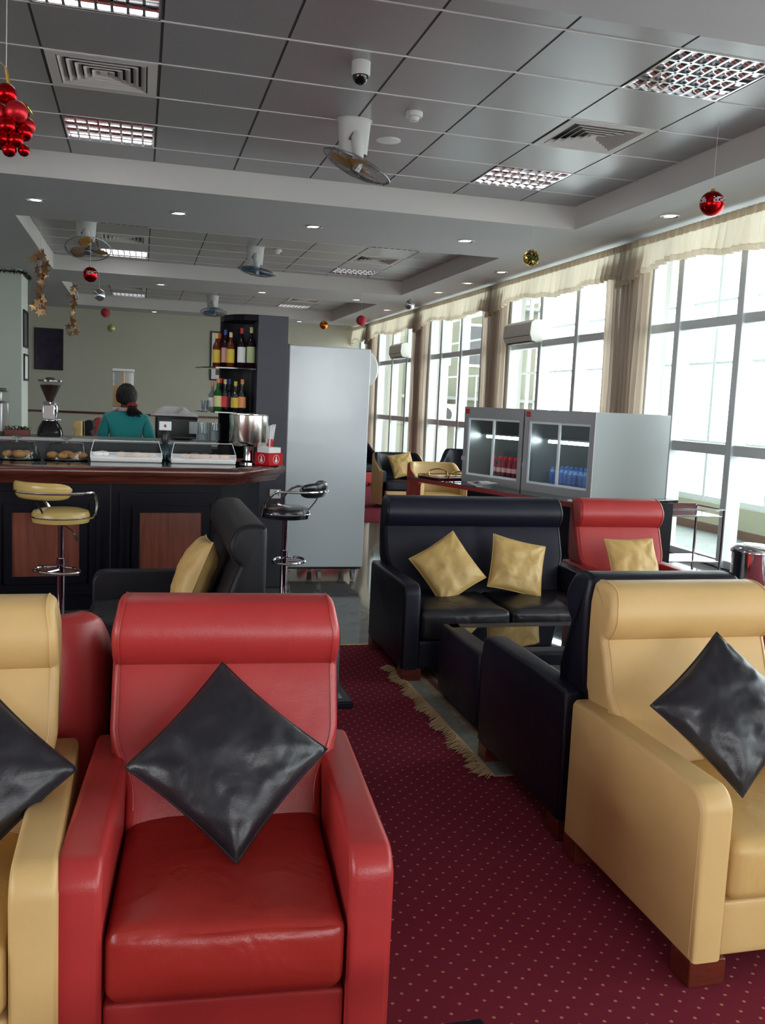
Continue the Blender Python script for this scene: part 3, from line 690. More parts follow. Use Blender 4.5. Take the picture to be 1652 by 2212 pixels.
# ================================================================ LOUNGE SEATING
def rbox(b, c, h, r, n=8, puff=(0, 0, 0), wr=0.0, seed=0, M=None):
    """rounded, softly puffed block: c centre, h half sizes, r edge radius"""
    c = Vector(c); cache = {}
    def mp(p):
        q = Vector(p); inner = Vector([max(-(h[i]-r), min(h[i]-r, q[i]*h[i])) for i in range(3)])
        d = Vector([q[i]*h[i] for i in range(3)])-inner
        d = d.normalized()*r if d.length > 1e-6 else Vector((0, 0, 0))
        o = inner+d
        u = [o[i]/h[i] for i in range(3)]
        for i in range(3):
            a, e = [k for k in range(3) if k != i]
            if puff[i]: o[i] += puff[i]*u[i]*max(0, 1-u[a]**2)**0.7*max(0, 1-u[e]**2)**0.7
        if wr: o += Vector((0, 0, 1))*wr*noise.noise(Vector((o.x*7+seed, o.y*4, o.z*5+seed)))*(1 if p[2] > 0.99 else 0.3)
        o += c
        return M @ o if M else o
    for ax in range(3):
        for sg in (-1, 1):
            a, e = [k for k in range(3) if k != ax]
            def f(u, v):
                p = [0, 0, 0]; p[ax] = sg
                # denser samples near the edges
                g = lambda t: (2*t-1)
                gx = lambda t, k: (lambda s_: max(-1, min(1, s_)))((2*t-1))
                p[a] = g(u); p[e] = g(v); return mp(p)
            # edge-aware parameter: concentrate rings in the rounded rim
            def warp(t, hh):
                k = 1-r/hh; 
                if t < 0.25: return (t/0.25)*(1-k)/2
                if t > 0.75: return 1-((1-t)/0.25)*(1-k)/2
                return (1-k)/2+(t-0.25)/0.5*k
            b.grid(lambda u, v: f(warp(u, h[a]), warp(v, h[e])), 2*n+1, 2*n+1)
def arm_mesh(x0, x1, y0, y1, z0, z1, rf, re):
    """arm slab: rounded front-top corner in profile, soft long edges"""
    b = MB()
    prof = [(y1, z0), (y1, z1-0.015), (y1-0.015, z1)]
    prof += [(y0+rf-rf*sin(a*pi/16), z1-rf+rf*cos(a*pi/16)) for a in range(0, 9)] + [(y0, z0)]
    n = len(prof); e = re
    cyc = (sum(p[0] for p in prof)/n, sum(p[1] for p in prof)/n)
    my, mz = (y0+y1)/2, (z0+z1)/2; hy, hz = (y1-y0)/2, (z1-z0)/2
    rings = []
    for k in range(5):
        a = k*pi/8; rings.append((x0+e-e*cos(a), e-e*sin(a)))
    rings += [(x1-(x-x0), ins) for x, ins in rings[::-1]]
    V = []
    for x, ins in rings:
        V.append([b.bm.verts.new((x, my+(p[0]-my)*(hy-ins)/hy, mz+(p[1]-mz)*(hz-ins)/hz)) for p in prof])
    for A, B in zip(V, V[1:]):
        for k in range(n): b.bm.faces.new((A[k], A[(k+1) % n], B[(k+1) % n], B[k]))
    b.bm.faces.new(V[0]); b.bm.faces.new(V[-1][::-1])
    # seam piping a little inside both long edges
    for x in (x0+0.002, x1-0.002):
        q = [(x, my+(p[0]-my)*(hy-e*0.8)/hy, mz+(p[1]-mz)*(hz-e*0.8)/hz) for p in prof[1:]]
        b.tube(q, 0.0022, 5)
    return b
def club(name, label, cat, loc, rz, leath, seats=1, W=0.775, D=0.86, group=None, hb=1.047, arm_h=0.60, rear_round=True):
    t = thing(name, label, cat, loc, rz, group)
    hw = W/2; at = 0.105; y0, y1 = -D/2, D/2
    for s in (-1, 1):
        a, c = (hw-at, hw) if s > 0 else (-hw, -hw+at)
        arm_mesh(a, c, y0, y1-0.02, 0.08, arm_h, 0.07, 0.018).build('armrest', leath, t, ang=50)
    iw = hw-at-0.002
    b = MB(); rbox(b, (0, y0+0.02+(D-0.1)/2, 0.165), (iw, (D-0.1)/2, 0.085), 0.012, 5); b.build('seat_base', leath, t)
    sw = 2*iw/seats
    for k in range(seats):
        b = MB(); rbox(b, (-iw+sw*(k+0.5), y0+0.30, 0.345), (sw/2-0.003, 0.30, 0.088), 0.035, 9, puff=(0, 0.012, 0.032), wr=0.016, seed=k*3+loc[0])
        x0, x1 = -iw+sw*k+0.02, -iw+sw*(k+1)-0.02
        b.tube([(x0, y0+0.012, 0.405), ((x0+x1)/2, y0+0.002, 0.408), (x1, y0+0.012, 0.405)], 0.003, 5)
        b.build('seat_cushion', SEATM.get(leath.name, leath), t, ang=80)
    # backrest: profile (forward distance from rear, height)
    P = [(0.0, 0.10), (0.0, 0.5), (0.0, 0.9), (0.0, hb-0.03), (0.012, hb-0.006), (0.05, hb+0.002), (0.10, hb), (0.145, hb-0.018), (0.174, hb-0.065), (0.182, hb-0.115), (0.167, hb-0.160), (0.145, hb-0.188),
         (0.130, hb-0.198), (0.138, hb-0.216), (0.152, hb-0.25), (0.178, hb-0.32), (0.21, hb-0.40), (0.25, hb-0.49), (0.29, hb-0.58), (0.31, hb-0.66), (0.31, 0.12)]
    prof = []
    for seg in (P[:13], P[12:]): prof += [tuple(p) for p in catmull(seg, 3)][:-1]
    prof.append(P[-1]); n = len(prof)
    def wid(z): return iw+0.001+(0.055)*smst(0.50, 0.68, z)-0.012*smst(hb-0.10, hb, z)
    cx_, cz_ = 0.07, hb-0.35
    ts = []; E_ = 0.028
    for k in range(6): a = k*pi/10; ts.append((E_*(1-cos(a)) if False else E_*(1-sin(a)), E_*cos(a)*0 + E_*(1-cos(a)) ))
    b = MB(); V = []
    xs = []
    for k in range(6):
        a = k*pi/10; xs.append((E_*(1-sin(a)), E_*(1-cos(a))))   # (distance from the side, inset) going inwards then reversed
    xs = [(E_*(1-cos(k*pi/10)), E_*(1-sin(k*pi/10))) for k in range(6)]
    mids = 14*seats
    params = [('L', d, ins) for d, ins in xs]+[('M', k/(mids+1), 0) for k in range(1, mids+1)]+[('R', d, ins) for d, ins in xs[::-1]]
    for kd, d, ins in params:
        ring = []
        for i, (fy, z) in enumerate(prof):
            wz = wid(z); a = prof[i-1]; c = prof[(i+1) % n]
            tx, tz = c[0]-a[0], c[1]-a[1]; L = sqrt(tx*tx+tz*tz) or 1
            nx, nz = -tz/L, tx/L   # outward normal for this winding (rear -> top -> front)
            f2, z2 = fy-(-nx)*0, z
            f2 = fy+(nz*0); 
            ox, oz = (-tz/L, tx/L)
            f2 = fy-ox*ins; z2 = z-oz*ins
            if kd == 'L': x = -wz+d
            elif kd == 'R': x = wz-d
            else: x = (-wz+E_)+(2*wz-2*E_)*d
            sag = 0.0
            if seats > 1:
                for q in range(1, seats):
                    xc = -hw+2*hw*q/seats; sag += 0.018*math.exp(-((x-xc)/0.02)**2)*(1 if (fy > 0.12 and z < hb-0.19) else 0)
            ring.append(b.bm.verts.new((x, y1-(f2-sag), z2)))
        V.append(ring)
    for A, B in zip(V, V[1:]):
        for k in range(n): b.bm.faces.new((A[k], A[(k+1) % n], B[(k+1) % n], B[k]))
    b.bm.faces.new(V[0]); b.bm.faces.new(V[-1][::-1])
    for s in (-1, 1):   # side seam following the profile
        q = [(s*(wid(z)-0.022), y1-(fy+0.001), z) for fy, z in prof[12:-6]]
        b.tube(q, 0.0028, 5)
    b.build('backrest', leath, t, ang=60)
    for sx in (-1, 1):
        for y in (y0+0.008, y1-0.12):
            b = MB(); x = sx*(hw-0.065); b.box(x-0.06, x+0.06, y, y+0.10, 0.0, 0.082); b.build('leg', LEGW, t, bev=0.004)
    return t
def pillow(label, M, leath, size=0.40, thick=0.075, seed=0, pipe=True, group=None, backing=None):
    t = thing('throw_pillow', label, 'cushion', group=group); t.matrix_world = M
    rnd = random.Random(seed); sd = Vector((seed*3.1, seed*1.7, 0)); h = size/2
    def pt(u, v, sg):
        x, y = 2*u-1, 2*v-1
        e = max(0, (1-x*x))*max(0, (1-y*y)); z = thick*(e**0.40)
        px = x*(1-0.055*(1-y*y)*abs(x)**3); py = y*(1-0.055*(1-x*x)*abs(y)**3)
        q = Vector((px*2.2, py*2.2, sg*3))+sd
        z += 0.014*noise.noise(q*1.1)*min(1, e*3)+0.007*abs(noise.noise(Vector((q.x*1.5+q.y*2.2, q.y*1.2-q.x*0.6, q.z))*1.6))*min(1, e*4)
        # folds radiating from the corners
        ang = atan2(abs(y)-1.05, abs(x)-1.05); dist = sqrt((1-abs(x))**2+(1-abs(y))**2)
        z += 0.007*sin(ang*11+seed)*math.exp(-dist*2.2)*min(1, e*10)
        return Vector((px*h, py*h, sg*z))
    b = MB(); n = 36
    b.grid(lambda u, v: pt(u, v, 1), n, n)
    b.build('front_panel', leath, t, ang=120)
    b = MB(); b.grid(lambda u, v: pt(u, v, -1), n, n); b.build('back_panel', backing or leath, t, ang=120)
    if pipe:
        b = MB(); pts = [pt(k/20, 0, 1) for k in range(20)]+[pt(1, k/20, 1) for k in range(20)]+[pt(1-k/20, 1, 1) for k in range(20)]+[pt(0, 1-k/20, 1) for k in range(20)]
        b.tube(pts, 0.0035, 6, closed=True); b.build('piping', leath, t)
    return t
def lean(x, y, z, tilt, inpl, head=0):
    """cushion pose: faces -Y (turned by head), leaning back by tilt, turned in its plane"""
    return Matrix.Translation((x, y, z)) @ Matrix.Rotation(radians(head), 4, 'Z') @ Matrix.Rotation(radians(90-tilt), 4, 'X') @ Matrix.Rotation(radians(inpl), 4, 'Z')

club('armchair', 'red leather high-back armchair in the foreground with a black cushion', 'armchair', (0.243, 2.44, 0), radians(-4.2), RED, group=None)
club('armchair', 'yellow leather armchair cut by the left edge beside the red one', 'armchair', (-0.552, 2.45, 0), radians(0.5), YEL)
club('armchair', 'yellow leather armchair at the right edge holding a black cushion', 'armchair', (1.945, 2.60, 0), 0, YEL)
club('armchair', 'black leather armchair back to back with the right yellow armchair', 'armchair', (1.962, 3.53, 0), pi, BLK, D=0.90)
club('loveseat', 'black leather two-seat sofa with two yellow cushions facing the camera', 'sofa', (2.215, 5.56, 0), 0, BLK, seats=2, W=1.38)
club('armchair', 'red leather armchair with one yellow cushion by the windows', 'armchair', (3.33, 5.60, 0), 0, RED)
club('loveseat', 'black leather sofa seen from the side before the bar, yellow cushion on it', 'sofa', (0.17, 5.00, 0), radians(-90), BLKG, seats=2, W=1.38)

pillow('black leather cushion on edge in the foreground red armchair', lean(0.245, 2.42, 0.68, 36, 47), PILB, 0.385, 0.075, 1, backing=PILY)
pillow('black leather cushion on the yellow armchair at the right edge', lean(1.87, 2.52, 0.705, 34, 40, -4), PILB, 0.385, 0.07, 2, backing=PILY)
pillow('black leather cushion on the yellow armchair at the left edge', lean(-0.42, 2.44, 0.665, 34, 45), PILB, 0.385, 0.07, 3, backing=PILY)
pillow('left yellow cushion on the two-seat black sofa, tipped on a corner', lean(1.92, 5.52, 0.625, 28, 31), PILY, 0.37, 0.065, 4)
pillow('right yellow cushion on the two-seat black sofa', lean(2.40, 5.53, 0.635, 28, -14), PILY, 0.37, 0.065, 5)
pillow('yellow cushion on the red armchair by the windows', lean(3.27, 5.56, 0.64, 28, 1), PILY, 0.37, 0.06, 6)
pillow('folded yellow cushion on the side-facing black sofa', lean(0.285, 4.88, 0.71, 22, 3, -90), PILY, 0.42, 0.09, 7)

# tub chairs
def tub(label, loc, rz, outer, inner, H=0.86, W=0.80, D=0.72, seat=None):
    t = thing('tub_chair', label, 'armchair', loc, rz)
    def shell(off, z0):
        R = []
        for k in range(33):
            a = -pi*1.0*(k/32)*1.0
            th = radians(-40)+radians(260)*(k/32)
            R.append(th)
        return R
    hx, hy = W/2, D/2
    def path(u, ins):
        # U-shaped plan: from front right, round the back, to front left
        th = radians(-38)+radians(256)*u
        cx, sx = cos(th), sin(th); p = 0.62
        x = (hx-ins)*math.copysign(abs(cx)**p, cx); y = (hy-ins)*math.copysign(abs(sx)**p, sx)
        return x, y
    def top(u): 
        v = abs(2*u-1); return H-(H-0.60)*smst(0.42, 0.95, v)
    th_ = 0.095
    def outer_f(u, v): x, y = path(u, 0); return Vector((x, y, 0.06+(top(u)-0.03-0.06)*v))
    b = MB()
    V = []
    for k in range(49):
        u = k/48; x, y = path(u, 0); xi, yi = path(u, th_); zt = top(u)
        pr = [(0, 0.06), (0, 0.35), (0, zt-0.03), (0.12, zt-0.008), (0.35, zt)]
        V.append([b.bm.verts.new((x+(xi-x)*a, y+(yi-y)*a, z)) for a, z in pr])
    for A, B in zip(V, V[1:]):
        for j in range(4): b.bm.faces.new((A[j], A[j+1], B[j+1], B[j]))
    b.build('outer_shell', outer, t, ang=60)
    b = MB(); V = []
    for k in range(49):
        u = k/48; x, y = path(u, 0); xi, yi = path(u, th_); zt = top(u)
        pr = [(0.35, zt), (0.6, zt+0.002), (0.85, zt-0.012), (1.0, zt-0.04), (1.06, 0.5), (1.0, 0.25)]
        V.append([b.bm.verts.new((x+(xi-x)*a, y+(yi-y)*a, z)) for a, z in pr])
    for A, B in zip(V, V[1:]):
        for j in range(5): b.bm.faces.new((A[j], A[j+1], B[j+1], B[j]))
    for ring, uu in ((V[0], 0), (V[-1], 1)):
        x, y = path(uu, 0); xi, yi = path(uu, th_); zt = top(uu)
        q = [(x, y, 0.06), (x, y, zt-0.03), (x+(xi-x)*.12, y+(yi-y)*.12, zt-0.008), (x+(xi-x)*.5, y+(yi-y)*.5, zt), (x+(xi-x)*.88, y+(yi-y)*.88, zt-0.012), (xi, yi, zt-0.04), (xi, yi, 0.06)]
        b.faces(q, [tuple(range(7))])
    b.build('inner_back', inner, t, ang=60)
    b = MB(); rbox(b, (0, -0.05, 0.36), (hx-th_-0.005, hy-0.07, 0.075), 0.035, 6, puff=(0, 0, 0.02)); b.build('seat_cushion', seat or inner, t)
    b = MB(); rbox(b, (0, -0.03, 0.175), (hx-th_-0.01, hy-0.07, 0.115), 0.02, 4); b.build('seat_base', outer, t)
    for sx in (-1, 1):
        for sy in (-1, 1):
            b = MB(); b.box(sx*0.24-0.03, sx*0.24+0.03, sy*0.2-0.03, sy*0.2+0.03, 0, 0.07); b.build('leg', LEGW, t)
    return t
tub('red tub chair seen from behind between the two foreground armchairs', (-0.48, 3.34, 0), pi, RED, RED, H=0.93)
tub('black tub chair seen from behind, showing right of the foreground red armchair', (0.325, 3.34, 0), pi, BLK, BLK, H=0.90, W=0.79)
tub('yellow tub chair with black lining beyond the white cooler', (4.10, 14.4, 0), radians(4), YEL, BLK, H=0.87, W=0.88)
tub('red tub chair with yellow lining half hidden by the glass coolers', (4.05, 12.3, 0), radians(4), RED, YEL, H=0.86)
tub('red tub chair behind the white cooler, its red edge showing beside it', (2.55, 12.4, 0), radians(10), RED, RED, H=0.80)
tub('red tub chair farthest back by the curtains', (4.25, 18.2, 0), radians(10), RED, BLK)
tub('black tub chair deep behind the glass coolers', (5.25, 14.6, 0), radians(-30), BLK, BLK, H=0.95)
pillow('yellow cushion in the black-lined tub chair', lean(4.14, 14.42, 0.68, 25, 12, 2), PILY, 0.40, 0.06, 8)
club('armchair', 'yellow high-back armchair near the back wall behind the bar', 'armchair', (-1.56, 20.0, 0), radians(-90), YEL)
club('armchair', 'black high-back armchair near the back wall behind the bar', 'armchair', (-0.66, 20.1, 0), radians(90), BLKG)
club('armchair', 'red high-back armchair near the back wall left of the barmaid', 'armchair', (-1.28, 22.3, 0), radians(-90), RED)

# coffee tables
def coffee(label, x0, x1, y0, y1, h, slab=False):
    t = thing('coffee_table', label, 'coffee table', ((x0+x1)/2, (y0+y1)/2, 0)); hx, hy = (x1-x0)/2, (y1-y0)/2
    if slab:
        b = MB(); b.box(-hx, hx, -hy, hy, h-0.035, h); b.build('table_top', BPAINT, t, bev=0.008)
        b = MB(); b.box(-hx+0.04, hx-0.04, -hy+0.04, hy-0.04, h, h+0.003); b.build('glass', BLACKG, t, smooth=False)
        for sx in (-1, 1):
            for sy in (-1, 1):
                b = MB(); b.box(sx*(hx-0.12)-0.03, sx*(hx-0.12)+0.03, sy*(hy-0.1)-0.03, sy*(hy-0.1)+0.03, 0, h-0.035); b.build('leg', BPAINT, t)
        return
    b = MB()
    for s in (-1, 1):
        rbox(b, (s*(hx-0.06), 0, h/2+0.02), (0.06, hy, h/2-0.02), 0.022, 4)
        rbox(b, (0, s*(hy-0.06), h/2+0.02), (hx-0.02, 0.06, h/2-0.02), 0.022, 4)
    b.build('leather_frame', BLK, t)
    b = MB(); b.box(-hx+0.09, hx-0.09, -hy+0.09, hy-0.09, h-0.012, h-0.002); b.build('glass_top', BLACKG, t, smooth=False)
    for sx in (-1, 1):
        for sy in (-1, 1): b = MB(); b.box(sx*(hx-0.09)-0.035, sx*(hx-0.09)+0.035, sy*(hy-0.09)-0.035, sy*(hy-0.09)+0.035, 0, 0.045); b.build('leg', LEGW, t)
coffee('black leather coffee table with mirror glass top before the two-seat sofa', 1.66, 2.80, 4.22, 4.86, 0.43)
coffee('low black table showing behind the foreground red armchair', 0.05, 0.90, 3.72, 4.22, 0.38, slab=True)

# rug with fringe
t = thing('rug', 'patterned rug with cream fringe under the coffee table and black sofa', 'rug', (2.5, 4.58, 0.0))
b = MB()
b.box(-0.93, 0.95, -0.86, 0.86, 0.001, 0.008); b.build('pile', RUGM, t, smooth=False)
b = MB(); b.box(-0.93, -0.85, -0.86, 0.86, 0.008, 0.0095); b.build('grey_border', RUGB, t, smooth=False)
b = MB(); b.box(-0.80, -0.765, -0.86, 0.86, 0.008, 0.0095); b.box(-0.74, -0.725, -0.86, 0.86, 0.008, 0.0095); b.build('red_border', RUGR, t, smooth=False)
b = MB(); rnd = random.Random(4); y = -0.86
while y < 0.86:
    L = 0.055+0.03*rnd.random()+0.02*sin(y*23); x = -0.93; dy = rnd.uniform(-0.03, 0.03)
    b.tube([(x, y, 0.006), (x-L*0.5, y+dy*0.4, 0.014+0.01*rnd.random()), (x-L, y+dy, 0.004)], [0.0042, 0.005, 0.002], 4, cap=False); y += 0.0042
tag(b.build('fringe', FRINGE, t), kind='stuff')

# ================================================================ BAR
def F(x): return 6.79+(x+2.9)*0.0909
bar = thing('bar_counter', 'long bar counter with mahogany top and black panelled front', 'bar', (0, 0, 0))
base = [(-3.4, F(-3.4)), (0.73, F(0.73)), (1.19, 7.76), (1.19, 7.95)]
def offs(path, d):
    out = []
    for i, p in enumerate(path):
        ns = []
        for a, c in ((i-1, i), (i, i+1)):
            if a >= 0 and c < len(path):
                dx, dy = path[c][0]-path[a][0], path[c][1]-path[a][1]; L = sqrt(dx*dx+dy*dy); ns.append((dy/L, -dx/L))
        nx, ny = sum(n[0] for n in ns), sum(n[1] for n in ns); L = sqrt(nx*nx+ny*ny); nx, ny = nx/L, ny/L
        k = d/max(0.3, nx*ns[0][0]+ny*ns[0][1]); out.append((p[0]+nx*k, p[1]+ny*k))
    return out
prof = [(-0.10, 0.975), (-0.065, 0.975), (-0.06, 0.995), (-0.035, 1.015), (-0.03, 1.03), (-0.006, 1.04), (0.006, 1.055), (0.008, 1.075), (0.002, 1.09), (-0.012, 1.10), (-0.10, 1.10)]
b = MB(); V = []
for d, z in prof: V.append([b.bm.verts.new((x, y, z)) for x, y in offs(base, d)])
for A, B in zip(V, V[1:]):
    for k in range(len(A)-1): b.bm.faces.new((A[k], A[k+1], B[k+1], B[k]))
b.build('wooden_edge', MAHOG, bar, ang=50)
b = MB(); q = offs(base, -0.10); b.prism(q+[(0.96, 7.95), (0.62, 8.05), (-3.4, 7.78)], 1.05, 1.103); b.build('worktop', BLACKG, bar, smooth=False)
q = offs(base, -0.20)
b = MB(); b.prism([(q[0][0], q[0][1]), q[1], q[2], (q[2][0], 7.93), (0.62, 8.05), (-3.4, 7.78)], 0.0, 1.05); b.build('bar_body', BPAINT, bar, smooth=False)
ang = atan2(0.0909, 1)
for i, xc in enumerate((0.24, -0.665, -1.57, -2.475)):
    yc = F(xc)+0.20
    Mf = Matrix.Translation((xc, yc, 0)) @ Matrix.Rotation(ang, 4, 'Z')
    b = MB()
    def fr(w2, z0, z1, th, d0, d1):
        b.box(-w2, w2, -d1, -d0, z1-th, z1, M=Mf); b.box(-w2, w2, -d1, -d0, z0, z0+th, M=Mf)
        b.box(-w2, -w2+th, -d1, -d0, z0+th, z1-th, M=Mf); b.box(w2-th, w2, -d1, -d0, z0+th, z1-th, M=Mf)
    fr(0.385, 0.12, 0.90, 0.028, 0.0, 0.035); fr(0.357, 0.148, 0.872, 0.05, 0.0, 0.018); fr(0.29, 0.21, 0.80, 0.055, 0.0, 0.028)
    b.build('panel_moulding', BPAINT, bar, bev=0.008, bseg=2)
    b = MB(); b.box(-0.236, 0.236, -0.016, 0.0, 0.265, 0.745, M=Mf); b.build('wood_panel', PANELW, bar, smooth=False)
    b = MB(); b.box(-0.455, -0.445, -0.008, 0.0, 0.0, 0.975, M=Mf); b.build('joint_strip', COLD, bar, smooth=False)
# raised back ledge of the bar (service counter)
t = thing('service_counter', 'raised black service counter with pale top behind the bar displays', 'counter', (0, 0, 0))
b = MB(); b.prism([(-3.4, 7.82), (0.60, 8.10), (0.60, 8.55), (-3.4, 8.4)], 0, 1.235); b.build('body', BLACKP, t, smooth=False)
b = MB(); b.prism([(-3.4, 7.79), (0.66, 8.07), (0.66, 8.57), (-3.4, 8.4)], 1.235, 1.26); b.build('top', mat('grey_counter_top', (0.30, 0.30, 0.28), 0.25), t, smooth=False)

# black shelf column
t = thing('shelf_column', 'tall charcoal column unit with curved niche at the bar end', 'shelf unit', (0, 0, 0))
b = MB(); b.box(0.965, 1.225, 8.0, 8.45, 0, 2.36); b.build('column_panel', COLP, t, bev=0.004)
b = MB(); arc = [(0.97-0.30*sin(a*pi/24)*1.0, 8.42-0.0+0.32*(1-cos(a*pi/24))*0-0.0) for a in range(0, 1)]
pts = [(0.965, 8.50), (0.88, 8.46), (0.80, 8.40), (0.74, 8.31), (0.70, 8.20), (0.69, 8.10)]
outer = pts+[(x-0.02, y+0.02) for x, y in pts[::-1]]
b.prism([(0.965, 8.45)]+[(x, y) for x, y in [(0.90, 8.50), (0.82, 8.49), (0.75, 8.46), (0.69, 8.42)]]+[(0.68, 8.44), (0.75, 8.49), (0.82, 8.52), (0.965, 8.53)], 1.1, 2.33)
b.build('niche_back', COLD, t)
b = MB(); b.prism([(0.965, 8.0), (0.85, 8.03), (0.76, 8.12), (0.70, 8.26), (0.68, 8.44), (0.965, 8.53)], 2.31, 2.36); b.build('niche_top', BPAINT, t, smooth=False)
for z, x0 in ((1.895, 0.47), (1.515, 0.47)):
    b = MB(); b.prism([(0.965, 8.02), (0.80, 7.99), (0.62, 8.06), (0.52, 8.18), (x0+0.02, 8.32), (x0, 8.44), (0.965, 8.45)], z, z+0.010); b.build('shelf', DARKG if False else BLACKG, t, smooth=False)
b = MB(); b.box(1.10, 1.20, 7.985, 8.0, 0.79, 0.87); o = b.build('socket', WHITEP, t, bev=0.004)
b = MB()
for x, z in ((1.12, 0.815), (1.15, 0.84), (1.18, 0.815)): b.box(x-0.004, x+0.004, 7.983, 7.986, z, z+0.012)
b.build('socket_holes', BLACKP, o, smooth=False)

# bottles
GL = {'green': mat('green_glass', (0.01, 0.09, 0.02), 0.1), 'dark': mat('dark_wine_glass', (0.012, 0.004, 0.008), 0.06), 'amber': mat('amber_glass', (0.10, 0.02, 0.006), 0.08), 'clear': thin_glass('clear_bottle_glass', (0.62, 0.68, 0.68), 0.15)}
LAB = {'yel': mat('yellow_label', (0.62, 0.45, 0.05), 0.6), 'cream': mat('cream_label', (0.62, 0.55, 0.28), 0.6), 'red': mat('red_label', (0.55, 0.04, 0.04), 0.6), 'pink': mat('pink_white_label', (0.65, 0.35, 0.33), 0.6), 'white': WHITE, 'green': mat('pale_green_label', (0.45, 0.55, 0.28), 0.6), 'blue': mat('blue_label', (0.05, 0.09, 0.35), 0.6), 'orange': mat('orange_label', (0.70, 0.28, 0.10), 0.6)}
def bottle(label, x, y, z, h, r, glass, lab, capc, group, sh=0.62):
    t = thing('bottle', label, 'bottle', (x, y, z), 0, group)
    b = MB(); b.lathe([(r*0.9, 0), (r, 0.006), (r, h*sh), (r*0.8, h*(sh+0.06)), (r*0.42, h*(sh+0.15)), (r*0.34, h*0.9), (r*0.36, h*0.93)], seg=18); b.build('glass', GL[glass], t)
    b = MB(); b.lathe([(r*0.42, h*0.86), (r*0.42, h*0.995), (r*0.36, h)], seg=14); b.build('cap', LAB[capc] if capc in LAB else capc, t)
    b = MB(); b.lathe([(r*1.015, h*0.14), (r*1.015, h*sh*0.85)], seg=18, cap=False); b.build('label', LAB[lab], t)
g1 = 'bottles on the upper glass shelf'; g2 = 'bottles on the lower glass shelf'
for a in [('upper shelf bottle with yellow neck, farthest left', 0.640, 8.28, 0.29, 0.034, 'amber', 'yel', 'yel'), ('upper shelf bottle with red top behind the leftmost ones', 0.675, 8.36, 0.30, 0.033, 'amber', 'red', 'red'), ('upper shelf dark bottle with pale pink label', 0.715, 8.28, 0.33, 0.034, 'dark', 'pink', 'blue'),
          ('upper shelf bottle with long gold neck and gold label', 0.755, 8.20, 0.305, 0.035, 'amber', 'yel', 'cream'), ('upper shelf dark wine bottle with red cap', 0.845, 8.16, 0.345, 0.036, 'dark', 'white', 'red'), ('upper shelf dark wine bottle with cream cap and green label', 0.925, 8.14, 0.355, 0.037, 'dark', 'green', 'cream')]:
    bottle(a[0], a[1], a[2], 1.906, *a[3:], g1)
for a in [('lower shelf clear bottle at the left of the row', 0.615, 8.30, 0.25, 0.036, 'clear', 'white', 'orange'), ('lower shelf green bottle with cream label', 0.655, 8.20, 0.285, 0.036, 'green', 'cream', 'orange'), ('lower shelf bottle with dark red label behind the green one', 0.69, 8.30, 0.29, 0.034, 'dark', 'red', 'red'),
          ('lower shelf bottle with gold cap and red band', 0.715, 8.20, 0.28, 0.034, 'clear', 'red', 'cream'), ('lower shelf clear bottle with blue cap', 0.755, 8.24, 0.285, 0.036, 'clear', 'blue', 'blue'), ('lower shelf gin bottle with yellow label and yellow cap', 0.80, 8.14, 0.265, 0.038, 'clear', 'yel', 'yel'),
          ('lower shelf bottle with orange and red label, farthest right', 0.855, 8.12, 0.285, 0.035, 'clear', 'orange', 'orange')]:
    bottle(a[0], a[1], a[2], 1.526, *a[3:], g2, sh=0.55)
t = thing('glass_tumbler', 'short glass tumbler at the left end of the lower shelf', 'glass', (0.545, 8.26, 1.526))
b = MB(); b.lathe([(0.03, 0.002), (0.036, 0.09), (0.034, 0.09), (0.028, 0.012), (0.001, 0.01)], seg=18, cap=False); b.build('tumbler', GLASSW, t)
b = MB(); b.lathe([(0.026, 0.012), (0.03, 0.045), (0.001, 0.05)], seg=14); b.build('candle', mat('lilac_wax', (0.4, 0.4, 0.55), 0.5), t)

# white cooler on castors
t = thing('white_cooler', 'tall plain white cooler on castors between bar and sofa', 'fridge', (1.645, 8.55, 0))
b = MB(); b.box(-0.375, 0.375, -0.33, 0.33, 0.135, 2.14); b.build('cabinet', FRIDGE, t, bev=0.012)
b = MB(); b.box(-0.385, -0.372, -0.325, 0.33, 0.15, 2.145); b.box(-0.36, 0.36, -0.30, 0.32, 0.115, 0.136); b.build('dark_edge', BLACKP, t)
b = MB()
b.lathe([(0.17, 0), (0.172, 0.02), (0.15, 0.05), (0.001, 0.06)], M=Matrix.Translation((0.35, -0.18, 1.965)) @ Matrix.Rotation(radians(90), 4, 'X') @ Matrix.Diagonal((0.75, 1, 1, 1)), seg=32)
b.build('round_cover', WHITEP, t)
for x in (-0.31, -0.02, 0.30):
    for y in (-0.24, 0.24):
        b = MB(); b.box(x-0.035, x+0.035, y-0.035, y+0.035, 0.10, 0.116); b.box(x-0.022, x-0.018, y-0.02, y+0.02, 0.035, 0.10); b.box(x+0.018, x+0.022, y-0.02, y+0.02, 0.035, 0.10)
        o = b.build('castor', STEEL, t, smooth=False)
        b = MB(); b.lathe([(0.001, -0.014), (0.04, -0.014), (0.042, 0), (0.04, 0.014), (0.001, 0.014)], M=Matrix.Translation((x, y, 0.042)) @ Matrix.Rotation(pi/2, 4, 'Y'), seg=18); b.build('wheel', mat('grey_wheel', (0.35, 0.34, 0.32), 0.5) if 'grey_wheel' not in bpy.data.materials else bpy.data.materials['grey_wheel'], o)

